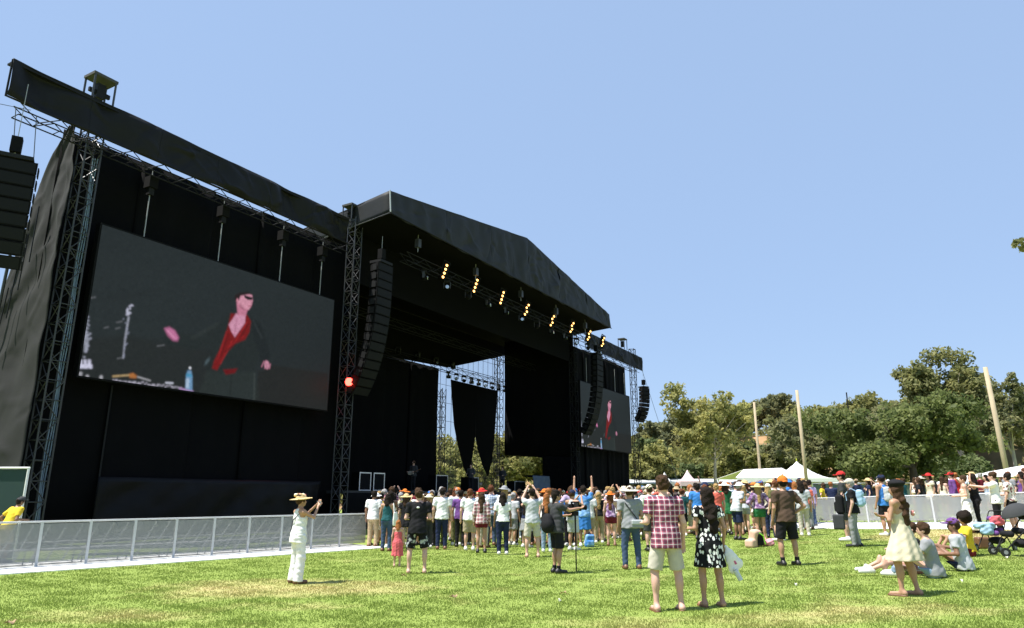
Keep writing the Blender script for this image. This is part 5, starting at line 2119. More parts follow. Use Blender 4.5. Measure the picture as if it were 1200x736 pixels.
    if hr:
        kind, colr = hr
        c = Sdf(hres)
        c.folds = (.0065, seed)
        face = hp(0, .115, 1.565)
        c.ell(hp(0, -.012, 1.655), (.090, .107, .116), .02, yaw)
        if kind == 'short':
            for q in range(26):
                a = q * 2.4 + seed
                e_ = math.asin(min(1, .05 + q / 27))
                ce = math.cos(e_)
                jit = .006 * math.sin(q * 5.1 + seed)
                c.ell(hp(math.cos(a) * ce * .080, -.014 + math.sin(a) * ce * .096, 1.655 + math.sin(e_) * .106 + jit), (.024, .026, .022), .016)
        if kind in ('long', 'wavy', 'bob', 'pony'):
            ln = {'long': .36, 'wavy': .44, 'bob': .14, 'pony': .30}[kind]
            bwid = {'long': .078, 'wavy': .085, 'bob': .090, 'pony': .030}[kind]
            top_, end_ = hp(0, -.055, 1.60), hp(0, -.105, 1.56 - ln)
            c.cap(top_, end_, bwid + (.0 if kind != 'pony' else .02), bwid * (.78 if kind != 'wavy' else .95), .04, .62)
            if kind in ('wavy', 'long', 'bob'):
                for sx in (-1, 1):
                    c.cap(hp(sx * .06, -.01, 1.62), hp(sx * .092, -.045, 1.56 - ln * .55), .045, .034, .03)
            if kind == 'wavy':
                for q in range(4):
                    c.ell(hp(.05 * math.sin(q * 2.2 + seed), -.12, 1.44 - q * .075), (.06, .045, .05), .03)
        elif kind == 'afro':
            c.ell(hp(0, -.02, 1.67), (.165, .155, .150), .04)
            for q in range(14):
                a = q * 2.4
                c.ell(hp(math.cos(a) * .12, -.03 + math.sin(a * 1.3) * .09, 1.67 + .10 * math.sin(q * 1.7)), (.055, .05, .05), .03)
        elif kind == 'bun':
            c.ell(hp(0, -.085, 1.725), (.045, .045, .045), .02)
        cf = np.array(face)

        def cutf(x, y, z):
            a = ((x - cf[0]) / .085) ** 2 + ((y - cf[1]) / .125) ** 2 + ((z - cf[2]) / .125) ** 2
            return (1 - np.sqrt(a)) * .085
        c.cut(cutf)
        if kind in ('short', 'bun', 'buzz'):
            z0_ = 1.545 + dz
            c.cut(lambda x, y, z: z0_ - z + .0 * x)
        out.append(['hair', *c.mesh(), HAIR[colr]])

    # ---- hat
    ht = g('hat')
    if ht:
        kind, colr = ht
        mt = STRAW if colr == 'straw' else CLOTH[colr]
        c = Sdf(hres)
        ctr = hp(0, -.008, 1.685)
        c.ell(ctr, (.098, .116, .095), .0, yaw)
        zc = 1.668 + dz
        if kind == 'cap':
            c.ell(hp(0, .125, 1.672), (.078, .085, .012), .012, yaw)
            c.cut(lambda x, y, z: zc - .012 - z)
        elif kind == 'backcap':
            c.ell(hp(0, -.118, 1.662), (.062, .040, .014), .02, yaw)
            c.ell(hp(0, -.012, 1.70), (.097, .115, .100), .02, yaw)
            c.cut(lambda x, y, z: zc - .012 - z)
        elif kind in ('brim', 'sun'):
            rb = .19 if kind == 'brim' else .235
            c.cut(lambda x, y, z: zc - .02 - z)
            c.ell(hp(0, 0, 1.672), (rb, rb * 1.05, .016), .02, yaw, .10)
        elif kind == 'beret':
            c.ell(hp(0, -.03, 1.715), (.125, .125, .05), .03, yaw)
            c.cut(lambda x, y, z: zc - .01 - z)
        out.append([{'cap': 'cap', 'backcap': 'cap', 'brim': 'brimmed_hat', 'sun': 'sun_hat', 'beret': 'beret'}[kind], *c.mesh(), mt])

    lean = g('lean', 0.0)
    hgt = g('h', 1.75) / 1.75
    bz = .10 if sit else .95
    for p in out:
        v = p[1]
        if lean:
            zz = np.clip(v[:, 2] - bz, 0, None)
            v[:, 1] += lean * zz
            v[:, 2] -= .5 * lean * lean * zz
        v *= hgt
    return out


PCOUNT = [0]


def person(label, loc, rz, sp, group=None):
    parts = person_parts(sp)
    PCOUNT[0] += 1
    root = empty('person', loc, R(rz), label, 'person', group)
    bw = sp.get('wide', 1.0)
    for nm, v, f, mt in parts:
        link(nm, mesh_np(nm, v, f, mt, True), root)
    return root


def at(px, py):
    return spot(px, py)


# ---- the people one can pick out, surveyed by where their feet stand in the photograph
FG = dict(res=.0105, fine=True)
MG = dict(res=.017)
PEOPLE = [
    # label, px, py, rot, spec
    ('person in red plaid shirt and pale stone shorts, back turned, nearest the camera', 784, 716, 6, dict(h=1.84, top=('tee', 'red_plaid'), bottom=('shorts', 'stone'), hair=('short', 'brown'), skin=3, la='bent', ra='down', stance=.17, hem=.80, shoes='sandal', build=1.06, head=4, seed=3, **FG)),
    ('person in black floral dress with long dark hair beside the plaid shirt', 836, 711, 8, dict(h=1.66, fem=True, top=('dress', 'black_floral'), hair=('wavy', 'dark'), skin=1, la='bent', ra='loose', stance=.13, hem=.57, flare=.25, shoes='sandal', head=25, seed=7, walk=.03, **FG)),
    ('person all in white with flowered straw hat, raising a phone by the barrier', 346, 684, -48, dict(h=1.60, fem=True, top=('tank', 'white'), bottom=('wide', 'white'), hair=('short', 'brown'), skin=1, la='phone', ra='phone', stance=.12, hat=('sun', 'straw'), shoes='brown', hem=.80, build=1.08, seed=2, res=.0125, fine=True)),
    ('person in black tee and black white patterned shorts beside the little girl', 488, 672, 3, dict(h=1.72, top=('tee', 'black'), bottom=('shorts', 'bold_shorts'), hair=('short', 'brown'), skin=3, la='bent', ra='bent', stance=.17, build=1.06, shoes=None, seed=5, hem=.82, res=.0125, fine=True)),
    ('small child in a long coral pink dress with red blonde hair', 465, 664, 5, dict(h=1.03, fem=True, top=('sundress', 'rose'), hair=('bob', 'red'), skin=0, la='down', ra='down', stance=.10, hem=.40, flare=.24, shoes=None, seed=6, res=.017)),
    ('person in black filming with a camera on a monopod, turned right', 653, 672, -62, dict(h=1.70, top=('tee', 'charcoal'), bottom=('shorts', 'black'), hair=('pony', 'dark'), skin=1, la='fwd', ra='reach', stance=.09, shoes='black', socks='black', seed=8, hem=.84, res=.0125, fine=True)),
    ('person in wide grey hat, grey tee and jeans with shoulder bag', 741, 667, 4, dict(h=1.74, top=('tee', 'grey'), bottom=('pants', 'denim'), hair=('short', 'brown'), hat=('sun', 'stone'), skin=1, la='down', ra='bent', stance=.15, shoes='brown', build=1.1, seed=9, res=.0125, fine=True)),
    ('person in orange cap, brown tee and black shorts with hand on hip', 926, 663, 10, dict(h=1.80, top=('tee', 'brown'), bottom=('shorts', 'black'), hair=('short', 'dark'), hat=('backcap', 'orange'), skin=1, la='down', ra='hip', stance=.16, shoes='black', socks='black', build=1.12, seed=10, res=.0125, fine=True)),
    ('person in strapless cream dress, dark beret and long wavy hair', 1066, 698, 38, dict(h=1.64, fem=True, top=('sundress', 'ivory'), hair=('wavy', 'brown'), hat=('beret', 'black'), skin=1, la='cross', ra='cross', stance=.13, hem=.53, flare=.33, shoes='sandal', seed=11, walk=.06, build=1.08, **FG)),
    ('person in grey cap and black tee facing left with pale blue backpack', 1004, 641, 62, dict(h=1.70, top=('tee', 'black'), bottom=('pants', 'grey'), hair=('short', 'grey'), hat=('cap', 'stone'), skin=0, la='down', ra='loose', stance=.10, shoes='black', build=1.14, seed=12, walk=.06, **MG)),
    ('tall person in bright red cap and dark top behind the blue backpack', 994, 634, 55, dict(h=1.92, top=('tee', 'charcoal'), bottom=('shorts', 'charcoal'), hair=('short', 'dark'), hat=('cap', 'red'), skin=3, la='down', ra='down', shoes='white', seed=13, **MG)),
    # front of the crowd, left to right
    ('person in white top and tan trousers at the barrier end', 436, 641, -8, dict(h=1.72, top=('tee', 'white'), bottom=('pants', 'tan'), hair=('short', 'dark'), skin=2, shoes='brown', seed=14, build=1.05, **MG)),
    ('person in dark teal tank top and jeans with white tote', 452, 646, -5, dict(h=1.62, fem=True, top=('tank', 'teal'), bottom=('pants', 'denim'), hair=('bob', 'dark'), skin=1, shoes='brown', ra='bent', seed=15, **MG)),
    ('person in cream blouse left of the straw hat', 459, 640, 4, dict(h=1.66, fem=True, top=('tee', 'cream'), bottom=('skirt', 'white'), hair=('bob', 'dark'), skin=1, shoes='brown', seed=16, **MG)),
    ('person in black dress wearing a straw sun hat, left of the black tee', 474, 644, -8, dict(h=1.62, fem=True, top=('dress', 'black'), hem=.7, hair=('bob', 'brown'), hat=('sun', 'straw'), skin=0, shoes='black', seed=17, **MG)),
    ('blonde person in tan top right of the patterned shorts', 504, 640, -12, dict(h=1.64, fem=True, top=('tank', 'tan'), bottom=('pants', 'black'), hair=('long', 'blonde'), skin=1, shoes='black', seed=18, **MG)),
    ('person in plain white tee and dark jeans right of the patterned shorts', 517, 644, 2, dict(h=1.80, top=('tee', 'white'), bottom=('pants', 'navy'), hair=('short', 'dark'), skin=0, shoes='brown', seed=19, build=1.05, **MG)),
    ('person in deep purple tee and black trousers', 539, 641, -10, dict(h=1.74, top=('tee', 'purple'), bottom=('pants', 'black'), hair=('short', 'dark'), skin=1, shoes='black', seed=20, **MG)),
    ('person in white tee and pale khaki shorts left of the plaid blouse', 550, 645, 3, dict(h=1.76, top=('tee', 'white'), bottom=('shorts', 'khaki'), hair=('short', 'auburn'), skin=3, shoes='white', seed=21, build=1.1, **MG)),
    ('person in pink plaid blouse and maroon shorts with long hair', 564, 648, -4, dict(h=1.66, fem=True, top=('long', 'pink_plaid'), bottom=('short', 'maroon'), hair=('long', 'brown'), skin=1, shoes='black', hem=.84, seed=22, **MG)),
    ('tall person in pale blue checked shirt and jeans', 575, 639, -12, dict(h=1.90, top=('tee', 'blue_check'), bottom=('pants', 'denim'), hair=('short', 'auburn'), skin=3, shoes='brown', seed=23, **MG)),
    ('person in white tee and dark slim jeans with white shoes', 589, 650, 5, dict(h=1.66, fem=True, top=('tee', 'white'), bottom=('pants', 'navy'), hair=('bob', 'dark'), skin=2, shoes='white', seed=24, build=1.1, **MG)),
    ('person dressed all in black with dark short hair', 609, 636, -10, dict(h=1.78, top=('tee', 'black'), bottom=('pants', 'black'), hair=('short', 'dark'), skin=0, shoes='black', seed=25, build=1.05, **MG)),
    ('person in grey tee and grey shorts holding both arms up', 624, 653, 6, dict(h=1.76, top=('tee', 'lightgrey'), bottom=('shorts', 'stone'), hair=('short', 'dark'), skin=0, la='high', ra='high', shoes='sandal', seed=26, stance=.15, **MG)),
    ('red haired person with bare shoulders behind the camera operator', 641, 647, -6, dict(h=1.64, fem=True, top=('tank', 'black'), bottom=('pants', 'paledenim'), hair=('long', 'red'), skin=3, shoes='white', seed=27, **MG)),
    ('person in grey tank and light shorts wearing a navy cap', 672, 645, -40, dict(h=1.72, top=('tank', 'lightgrey'), bottom=('shorts', 'lightgrey'), hair=('short', 'brown'), hat=('cap', 'navy'), skin=1, ra='phone', la='phone', shoes='white', seed=28, **MG)),
    ('person in mottled blue tee and blue wrap, arms raised', 685, 641, -6, dict(h=1.84, top=('tee', 'tie_dye'), bottom=('skirt', 'blue'), bhem=.50, flare=.22, hair=('short', 'dark'), skin=1, la='up', ra='up', shoes='white', seed=29, build=1.08, **MG)),
    ('person in camouflage top and black shorts right of the blue tee', 700, 633, -8, dict(h=1.80, top=('tee', 'camo'), bottom=('shorts', 'black'), hair=('short', 'brown'), skin=1, shoes='brown', seed=30, **MG)),
    ('person in maroon shorts and orange hat with bare arms', 717, 640, -14, dict(h=1.64, fem=True, top=('tank', 'purple_print'), bottom=('short', 'maroon'), hair=('long', 'auburn'), hat=('brim', 'orange'), skin=0, ra='bent', shoes='brown', seed=31, **MG)),
    ('person in white tee and charcoal shorts with a lime green backpack', 764, 646, 8, dict(h=1.78, top=('tee', 'white'), bottom=('shorts', 'charcoal'), hair=('short', 'brown'), hat=('cap', 'cream'), skin=3, shoes='black', socks='black', seed=32, build=1.05, **MG)),
    ('person in vivid blue tee just right of the plaid shirt', 821, 632, -12, dict(h=1.78, top=('tee', 'blue'), bottom=('shorts', 'khaki'), hair=('short', 'dark'), skin=2, shoes='black', seed=33, build=1.12, **MG)),
    ('person in coral tee behind the floral dress', 843, 630, 5, dict(h=1.74, top=('tee', 'coral'), bottom=('shorts', 'stone'), hair=('short', 'blonde'), skin=0, shoes='white', seed=34, **MG)),
    ('person in grey striped tee and navy shorts leaning forward', 866, 633, -75, dict(h=1.78, top=('tee', 'grey_stripe'), bottom=('shorts', 'navy'), hair=('short', 'grey'), hat=('brim', 'white'), skin=2, la='bent', ra='bent', lean=.22, shoes='black', seed=35, build=1.12, **MG)),
    ('person in straw hat, purple top and short green shorts', 893, 634, -6, dict(h=1.68, fem=True, top=('long', 'purple_print'), bottom=('short', 'green'), hair=('long', 'blonde'), hat=('sun', 'straw'), skin=1, la='hip', ra='hip', hem=1.0, shoes='sandal', seed=36, **MG)),
    ('person in pale top and navy leggings right of the green shorts', 905, 630, -22, dict(h=1.66, fem=True, top=('tee', 'stone'), bottom=('pants', 'navy'), hair=('bob', 'blonde'), hat=('cap', 'white'), skin=0, ra='bent', shoes='black', seed=37, **MG)),
    ('person in sage olive tee left of the brown tee', 914, 634, 20, dict(h=1.76, top=('tee', 'olive'), bottom=('shorts', 'charcoal'), hair=('short', 'auburn'), skin=3, shoes='white', seed=38, **MG)),
    ('person in light grey shirt and stone trousers with dark bob', 944, 628, -15, dict(h=1.70, top=('tee', 'lightgrey'), bottom=('pants', 'stone'), hair=('bob', 'dark'), skin=1, shoes='white', seed=39, build=1.05, **MG)),
    ('slim person in lilac tee and jeans by the right barrier', 953, 617, 10, dict(h=1.74, top=('tee', 'lilac'), bottom=('pants', 'denim'), hair=('short', 'dark'), skin=1, shoes='black', seed=40, **MG)),
    ('person with orange ginger hair behind the brown tee', 936, 622, 2, dict(h=1.70, fem=True, top=('tee', 'grey'), bottom=('pants', 'denim'), hair=('long', 'red'), skin=0, shoes='white', seed=41, **MG)),
    # by the right barrier
    ('person in blue tank and black shorts with grey backpack by the right barrier', 1041, 628, 20, dict(h=1.78, top=('tank', 'blue'), bottom=('shorts', 'black'), hair=('short', 'dark'), hat=('cap', 'navy'), skin=1, shoes='white', seed=42, build=1.08, **MG)),
    ('person in long white skirt with bare back at the right barrier', 1138, 625, 58, dict(h=1.66, fem=True, top=('strapless', 'cream'), bottom=('longskirt', 'white'), flare=.30, hair=('bun', 'brown'), skin=0, la='bent', ra='bent', shoes='brown', seed=43, **MG)),
    ('person in black jumpsuit with hands at the head', 1149, 624, 60, dict(h=1.70, fem=True, top=('tank', 'black'), bottom=('wide', 'black'), hair=('bob', 'dark'), skin=1, la='head', ra='phone', shoes='black', seed=44, **MG)),
    ('person in white tee and black trousers reaching towards the barrier', 1174, 627, 48, dict(h=1.72, top=('tee', 'white'), bottom=('pants', 'black'), hair=('short', 'brown'), skin=3, la='reach', ra='reach', shoes='black', seed=45, **MG)),
    ('person in flowery white top and black shorts at the right edge', 1191, 625, 30, dict(h=1.66, fem=True, top=('tee', 'white_floral'), bottom=('shorts', 'black'), hair=('bun', 'dark'), skin=0, ra='bent', shoes='black', seed=46, **MG)),
    # sitting on the grass
    ('person in dark grey blue tee seated on the grass, back to us', 1096, 677, 55, dict(h=1.72, sit='knees', top=('tee', 'grey'), bottom=('pants', 'paledenim'), hair=('short', 'brown'), skin=0, la='knee', ra='knee', shoes='white', lean=.12, seed=47, build=1.1, **MG)),
    ('seated person in pale grey tee with purple headband cap', 1130, 669, 42, dict(h=1.72, sit='knees', top=('tee', 'lightgrey'), bottom=('pants', 'navy'), hair=('short', 'brown'), hat=('cap', 'purple'), skin=2, la='bent', ra='knee', shoes='black', lean=.10, seed=48, build=1.1, head=20, **MG)),
    ('seated person with huge dark curly hair and yellow top', 1136, 652, 75, dict(h=1.68, fem=True, sit='knees', top=('tee', 'yellow'), bottom=('pants', 'maroon'), hair=('afro', 'dark'), skin=1, la='knee', ra='knee', shoes='black', seed=49, **MG)),
    ('seated person with outstretched legs behind the cream dress', 1074, 672, 80, dict(h=1.66, fem=True, sit='legs', top=('tee', 'black'), bottom=('shorts', 'pink_plaid'), hair=('short', 'brown'), skin=0, la='knee', ra='knee', shoes='white', seed=50, **MG)),
]
PH = {}
for (lb, px, py, rz, sp) in PEOPLE:
    PH[lb] = person(lb, at(px, py), rz, sp)
guard = person('guard in yellow tee with dark cap behind the left barrier', Vector((-12.35, 17.9, 0)), -25,
               dict(h=1.58, top=('tee', 'yellow'), bottom=('shorts', 'tan'), hair=('short', 'dark'), hat=('cap', 'charcoal'), skin=2, la='hip', ra='bent', seed=51, build=1.15, lean=.32, res=.017))

# ------------------------------------------------------------------ things people carry or set down
def local_thing(name, label, cat, owner, pieces, group=None):
    """a thing held or worn by a person: pieces (name, MB in the person's own axes, material)"""
    root = empty(name, owner.location, owner.rotation_euler.z, label, cat, group)
    for nm, mb, mt in pieces:
        link(nm, mb.mesh(nm, mt, smooth=False), root)
    return root


def fold(c):
    c.folds = (.010, 2.0)
    return c


def sdf_mb(c):
    v, f = c.mesh()
    return v, f


def soft_thing(name, label, cat, loc, rz, pieces, group=None):
    root = empty(name, loc, rz, label, cat, group)
    for nm, c, mt in pieces:
        v, f = c.mesh() if isinstance(c, Sdf) else (None, None)
        if v is not None:
            link(nm, mesh_np(nm, v, f, mt, True), root)
        else:
            link(nm, c.mesh(nm, mt), root)
    return root


def who(key):
    for k, o in PH.items():
        if key in k:
            return o
    raise KeyError(key)


PHONE = pbr('phone_body', (.02, .02, .022), .25)
o = who('flowered straw hat')
s = 1.60 / 1.75
local_thing('phone', 'pale phone held up by the woman in white', 'phone', o, [
    ('phone_case', MB().abox(-.075 * s, .075 * s, .40 * s, .415 * s, 1.52 * s, 1.62 * s), pbr('silver_case', (.6, .62, .64), .35)),
    ('phone_screen', MB().abox(-.07 * s, .07 * s, .392 * s, .399 * s, 1.525 * s, 1.615 * s), PHONE)])
FLW = [pbr('petal_%d' % i, c, .8) for i, c in enumerate(((.65, .25, .22), (.75, .70, .60), (.55, .40, .15)))]
for k in range(9):
    a = 2.2 + k * .28
    c = Sdf(.010).ell((math.cos(a) * .11, math.sin(a) * .12, 1.735 + .02 * (k % 2)), (.038, .038, .030), .01)
    v, f = c.mesh()
    link('hat_flower', mesh_np('hat_flower', v * s, f, FLW[k % 3], True), o)
# her thin strap and purse
mb = MB().path([(.16 * s, -.02, 1.44 * s), (.02 * s, -.155 * s, 1.25 * s), (-.17 * s, -.10 * s, 1.02 * s), (-.20 * s, -.02, .93 * s)], .009, 5)
local_thing('shoulder_purse', 'small black purse on a strap over white clothes', 'purse', o, [('strap', mb, CLOTH['black']),
            ('pouch', MB().abox(-.26 * s, -.18 * s, -.08 * s, .06 * s, .80 * s, .94 * s), CLOTH['black'])])

# camera on its monopod
o = who('monopod')
s = 1.70 / 1.75
local_thing('video_camera', 'black video camera on a thin monopod', 'camera', o, [
    ('camera_body', MB().abox(-.07, .07, .36, .60, 1.26, 1.40), CAB), ('lens_barrel', MB().path([(0, .60, 1.33), (0, .74, 1.33), (0, .76, 1.33)], [.045, .05, .06], 12), CAB),
    ('top_handle', MB().abox(-.015, .015, .38, .58, 1.43, 1.46).abox(-.015, .015, .38, .41, 1.40, 1.43).abox(-.015, .015, .55, .58, 1.40, 1.43), CAB),
    ('viewfinder', MB().abox(.08, .16, .40, .46, 1.34, 1.44), PHONE), ('fluid_head', MB().abox(-.05, .05, .42, .54, 1.16, 1.255), TRUSS_DARK),
    ('monopod_pole', MB().path([(0, .48, 1.16), (0, .48, .55), (0, .48, .54), (0, .48, .02)], [.019, .019, .014, .014], 8), TRUSS_DARK)])
# his waist bag
soft_thing('waist_bag', 'black camera bag slung on the camera operator', 'bag', o.location, o.rotation_euler.z, [
    ('pouch', Sdf(.018).ell((.02, -.24, .98), (.17, .13, .17), .02).ell((0, -.22, 1.12), (.13, .10, .10), .05), CLOTH['black'])])


def backpack(label, o, colr, s=1.0, z=1.22, dy=-.21, big=1.0):
    c = Sdf(.017)
    c.folds = (.004, 3)
    c.rbox((0, dy * s, z * s), (.145 * s * big, .085 * s * big, .215 * s * big), .06 * s)
    c.rbox((0, (dy - .085) * s, (z - .075) * s), (.11 * s * big, .045 * s, .09 * s), .035 * s, .01)
    c.rbox((0, (dy - .070) * s, (z + .10) * s), (.10 * s * big, .035 * s, .05 * s), .03 * s, .01)
    st = MB()
    for sx in (-1, 1):
        st.path([(sx * .09 * s, dy * s * .6, (z + .18) * s), (sx * .10 * s, -.02 * s, (z + .245) * s), (sx * .11 * s, .12 * s, (z + .10) * s), (sx * .12 * s, .10 * s, (z - .06) * s), (sx * .13 * s, dy * s * .6, (z - .14) * s)], .017, 6)
    return soft_thing('backpack', label, 'backpack', o.location, o.rotation_euler.z, [('pack', c, CLOTH[colr]), ('strap', st, CLOTH[colr])])


backpack('lime green backpack worn over a white tee', who('lime green backpack'), 'lime')
backpack('pale blue backpack worn by the person in the grey cap', who('pale blue backpack'), 'sky')
backpack('grey backpack worn over a blue tank by the right barrier', who('grey backpack'), 'lightgrey')
backpack('black backpack worn by the person in the navy cap', who('wearing a navy cap'), 'black', .95, 1.2, -.19, .9)
o = who('pale blue backpack')
soft_thing('front_bag', 'big black bag carried in front by the person in the grey cap', 'bag', o.location, o.rotation_euler.z, [
    ('bag_body', Sdf(.018).rbox((-.05, .28, 1.06), (.16, .10, .25), .07).rbox((-.05, .38, 1.0), (.11, .04, .12), .035), CLOTH['black']), ('handle', MB().path([(-.05, .2, 1.3), (-.05, .12, 1.44), (-.05, .0, 1.46)], .014, 5), CLOTH['black'])])
soft_thing('hand_bag', 'small black case hanging low before the person in the grey cap', 'bag', o.location, o.rotation_euler.z, [
    ('bag_body', Sdf(.018).rbox((-.20, .34, .62), (.07, .14, .19), .04), CLOTH['charcoal'])])
o = who('wide grey hat')
mb = MB().path([(-.13, .06, 1.42), (-.12, -.115, 1.38), (.02, -.155, 1.18), (.20, -.10, .95)], .014, 6)
soft_thing('messenger_bag', 'grey shoulder bag at the right hip of the grey tee', 'bag', o.location, o.rotation_euler.z, [
    ('strap', mb, CLOTH['charcoal']), ('bag_body', Sdf(.014).rbox((.10, -.19, .95), (.14, .045, .09), .03), CLOTH['grey']), ('flap', Sdf(.012).rbox((.10, -.235, .985), (.125, .014, .05), .012), CLOTH['lightgrey'])])
o = who('teal tank top')
soft_thing('tote_bag', 'white cloth tote on the shoulder of the teal tank', 'bag', o.location, o.rotation_euler.z, [
    ('bag_body', Sdf(.017).loft([(.72, .05, .13, .24, -.02), (.9, .06, .17, .25, -.02), (1.10, .035, .16, .25, -.02)], 0), CLOTH['white']),
    ('handle', MB().path([(.24, -.12, 1.09), (.19, -.05, 1.36), (.24, .10, 1.09)], .012, 5), CLOTH['white'])])
# the tote and bottle carried by the woman in the floral dress
o = who('black floral dress')
LETTER = pbr('pink_print', (.55, .12, .25), .7)
tb = Sdf(.011)
tb.folds = (.003, 1.0)
tb.cap((.25, 0, .82), (.34, .0, .66), .022, .065, .05, .5)
tb.cap((.30, 0, .70), (.44, .0, .585), .06, .05, .06, .5)
tb.cap((.30, 0, .68), (.33, .0, .50), .06, .055, .06, .5)
tb.cap((.44, 0, .585), (.36, .0, .50), .045, .05, .06, .5)
root = soft_thing('tote_bag', 'white tote bag with pink print held beside the floral dress', 'bag', o.location, o.rotation_euler.z, [
    ('bag_body', tb, CLOTH['white']), ('print', MB().prism([(.315, -.036, .66), (.345, -.036, .66), (.395, -.036, .58), (.365, -.036, .57)], (0, .006, 0)), LETTER)])
soft_thing('water_bottle', 'clear water bottle in the hand beside the floral dress', 'bottle', o.location, o.rotation_euler.z, [
    ('bottle', MB().path([(.345, -.05, .50), (.36, -.05, .475), (.42, -.05, .36)], [.030, .036, .036], 12), pbr('bottle_plastic', (.55, .60, .66), .15)),
    ('cap', MB().path([(.343, -.05, .504), (.335, -.05, .518)], [.018, .018], 10), CLOTH['white'])])
# clip on the back of the cream dress: flower in her hair
o = who('strapless cream dress')
for nm, c, mt in (('hair_flower', Sdf(.010).ell((.075, -.17, 1.17), (.045, .025, .045), .01), FLW[0]), ('flower_centre', Sdf(.008).ell((.075, -.195, 1.17), (.02, .012, .02), .0), FLW[1])):
    link(nm, mesh_np(nm, *c.mesh(), mt, True), o)
# small mark on the black tee's neck
o = who('black white patterned shorts')
link('shirt_mark', mesh_np('shirt_mark', *Sdf(.006).ell((0, -.118, 1.34), (.035, .010, .022), 0).mesh(), CLOTH['white'], True), o)

# bags on the grass
p = at(885, 641)
soft_thing('rucksack', 'slumped peach and black backpack on the grass left of the brown tee', 'backpack', p, .4, [
    ('pack', Sdf(.017).rbox((0, 0, .22), (.17, .12, .25), .08, .02, .3, .25).rbox((-.16, -.04, .10), (.17, .13, .11), .06, .05, .4), pbr('peach_cloth', (.60, .40, .30), .9)),
    ('panel', Sdf(.017).rbox((.08, -.13, .20), (.10, .05, .16), .04), CLOTH['black']), ('strap', MB().path([(.0, -.1, .42), (.12, -.22, .3), (.16, -.24, .08)], .018, 5), CLOTH['lime'])])
p = at(899, 640)
soft_thing('cloth_bundle', 'pink cloth bundle on the grass beside the slumped backpack', 'bundle', p, 0, [
    ('bundle', fold(Sdf(.014).ell((0, 0, .08), (.20, .16, .09), .02).ell((.10, .03, .12), (.12, .10, .09), .04).ell((-.09, -.05, .11), (.10, .09, .07), .03)), CLOTH['pink'])])
p = at(691, 641)
soft_thing('day_bag', 'small blue bag on the grass by the blue wrap', 'bag', p, .2, [
    ('bag_body', Sdf(.017).rbox((0, 0, .19), (.15, .10, .20), .07, .02, .2, .12).rbox((0, -.11, .12), (.11, .04, .08), .035), CLOTH['tie_dye']), ('strap', MB().path([(-.08, 0, .34), (0, -.03, .44), (.08, 0, .34)], .014, 5), CLOTH['navy'])])
p = at(1152, 643)
soft_thing('cooler_bag', 'small brown and black bag on the dry ground by the strollers', 'bag', p, 0, [
    ('bag_body', Sdf(.017).rbox((0, 0, .13), (.14, .10, .13), .04), LEATHER), ('side_pocket', Sdf(.015).ell((.11, -.03, .10), (.09, .08, .10), .0), CLOTH['black'])])


# strollers
def stroller(label, loc, rz, hood, seat, sc=1.0):
    root = empty('stroller', loc, rz, label, 'stroller', 'strollers at the right')
    root.scale = (sc, sc, sc)
    for sx in (-1, 1):
        x = sx * .24
        link('side_frame', MB().path([(x, -.42, .10), (x, .05, .55), (x, .38, 1.02), (x, .46, 1.05)], .015, 6).mesh('side_frame', TRUSS_DARK), root)
        link('rear_leg', MB().path([(x, .36, .10), (x, .05, .55)], .015, 6).mesh('rear_leg', TRUSS_DARK), root)
        for y in (-.42, .36):
            w = MB()
            w.path([(x + .035 * sx, y, .10), (x + .075 * sx, y, .10)], [.10, .10], 18)
            wo_ = link('wheel', w.mesh('wheel', SHOE['black']), root)
            link('hub', MB().path([(x + .03 * sx, y, .10), (x + .08 * sx, y, .10)], [.045, .045], 12).mesh('hub', CLOTH['grey']), wo_)
    link('handle_bar', MB().path([(-.24, .46, 1.05), (.24, .46, 1.05)], .02, 6).mesh('handle_bar', CLOTH['black']), root)
    c = Sdf(.02)
    c.cap((-.17, -.20, .48), (.17, -.20, .48), .07, .07, .03)
    c.cap((-.17, .05, .55), (.17, .05, .55), .07, .07, .05)
    c.cap((-.17, .22, .85), (.17, .22, .85), .06, .06, .2)
    v, f = c.mesh()
    link('seat', mesh_np('seat', v, f, CLOTH[seat], True), root)
    c = Sdf(.02)
    c.ell((0, .10, .28), (.2, .2, .10), 0)
    v, f = c.mesh()
    link('basket', mesh_np('basket', v, f, CLOTH['black'], True), root)
    if not hood:
        return root
    c = Sdf(.013)
    c.ell((0, .12, .82), (.27, .36, .34), 0)
    c.cut(lambda x, y, z: -(z - .86) + .25 * y)
    c.cut(lambda x, y, z: -((np.sqrt((x / .235) ** 2 + ((y - .12) / .325) ** 2 + ((z - .82) / .305) ** 2) - 1) * .235))
    v, f = c.mesh()
    link('hood', mesh_np('hood', v, f, CLOTH[hood], True), root)
    return root


stroller('stroller with blue and purple seat and no raised hood', at(1168, 646), R(-60), None, 'purple', .82)
stroller('dark grey hooded stroller cut by the right edge of the picture', at(1196, 652), R(-100), 'charcoal', 'black', .92)
soft_thing('blanket_pile', 'pile of blue and pink blankets heaped on the stroller', 'blanket', at(1168, 646), R(-60), [
    ('blue_blanket', fold(Sdf(.014).rbox((-.08, -.18, .55), (.19, .15, .07), .05).rbox((.0, -.26, .48), (.12, .07, .12), .04)), CLOTH['sky']), ('pink_blanket', fold(Sdf(.014).rbox((.10, .02, .64), (.12, .13, .08), .05).rbox((.14, -.06, .70), (.07, .07, .06), .03)), CLOTH['rose'])])

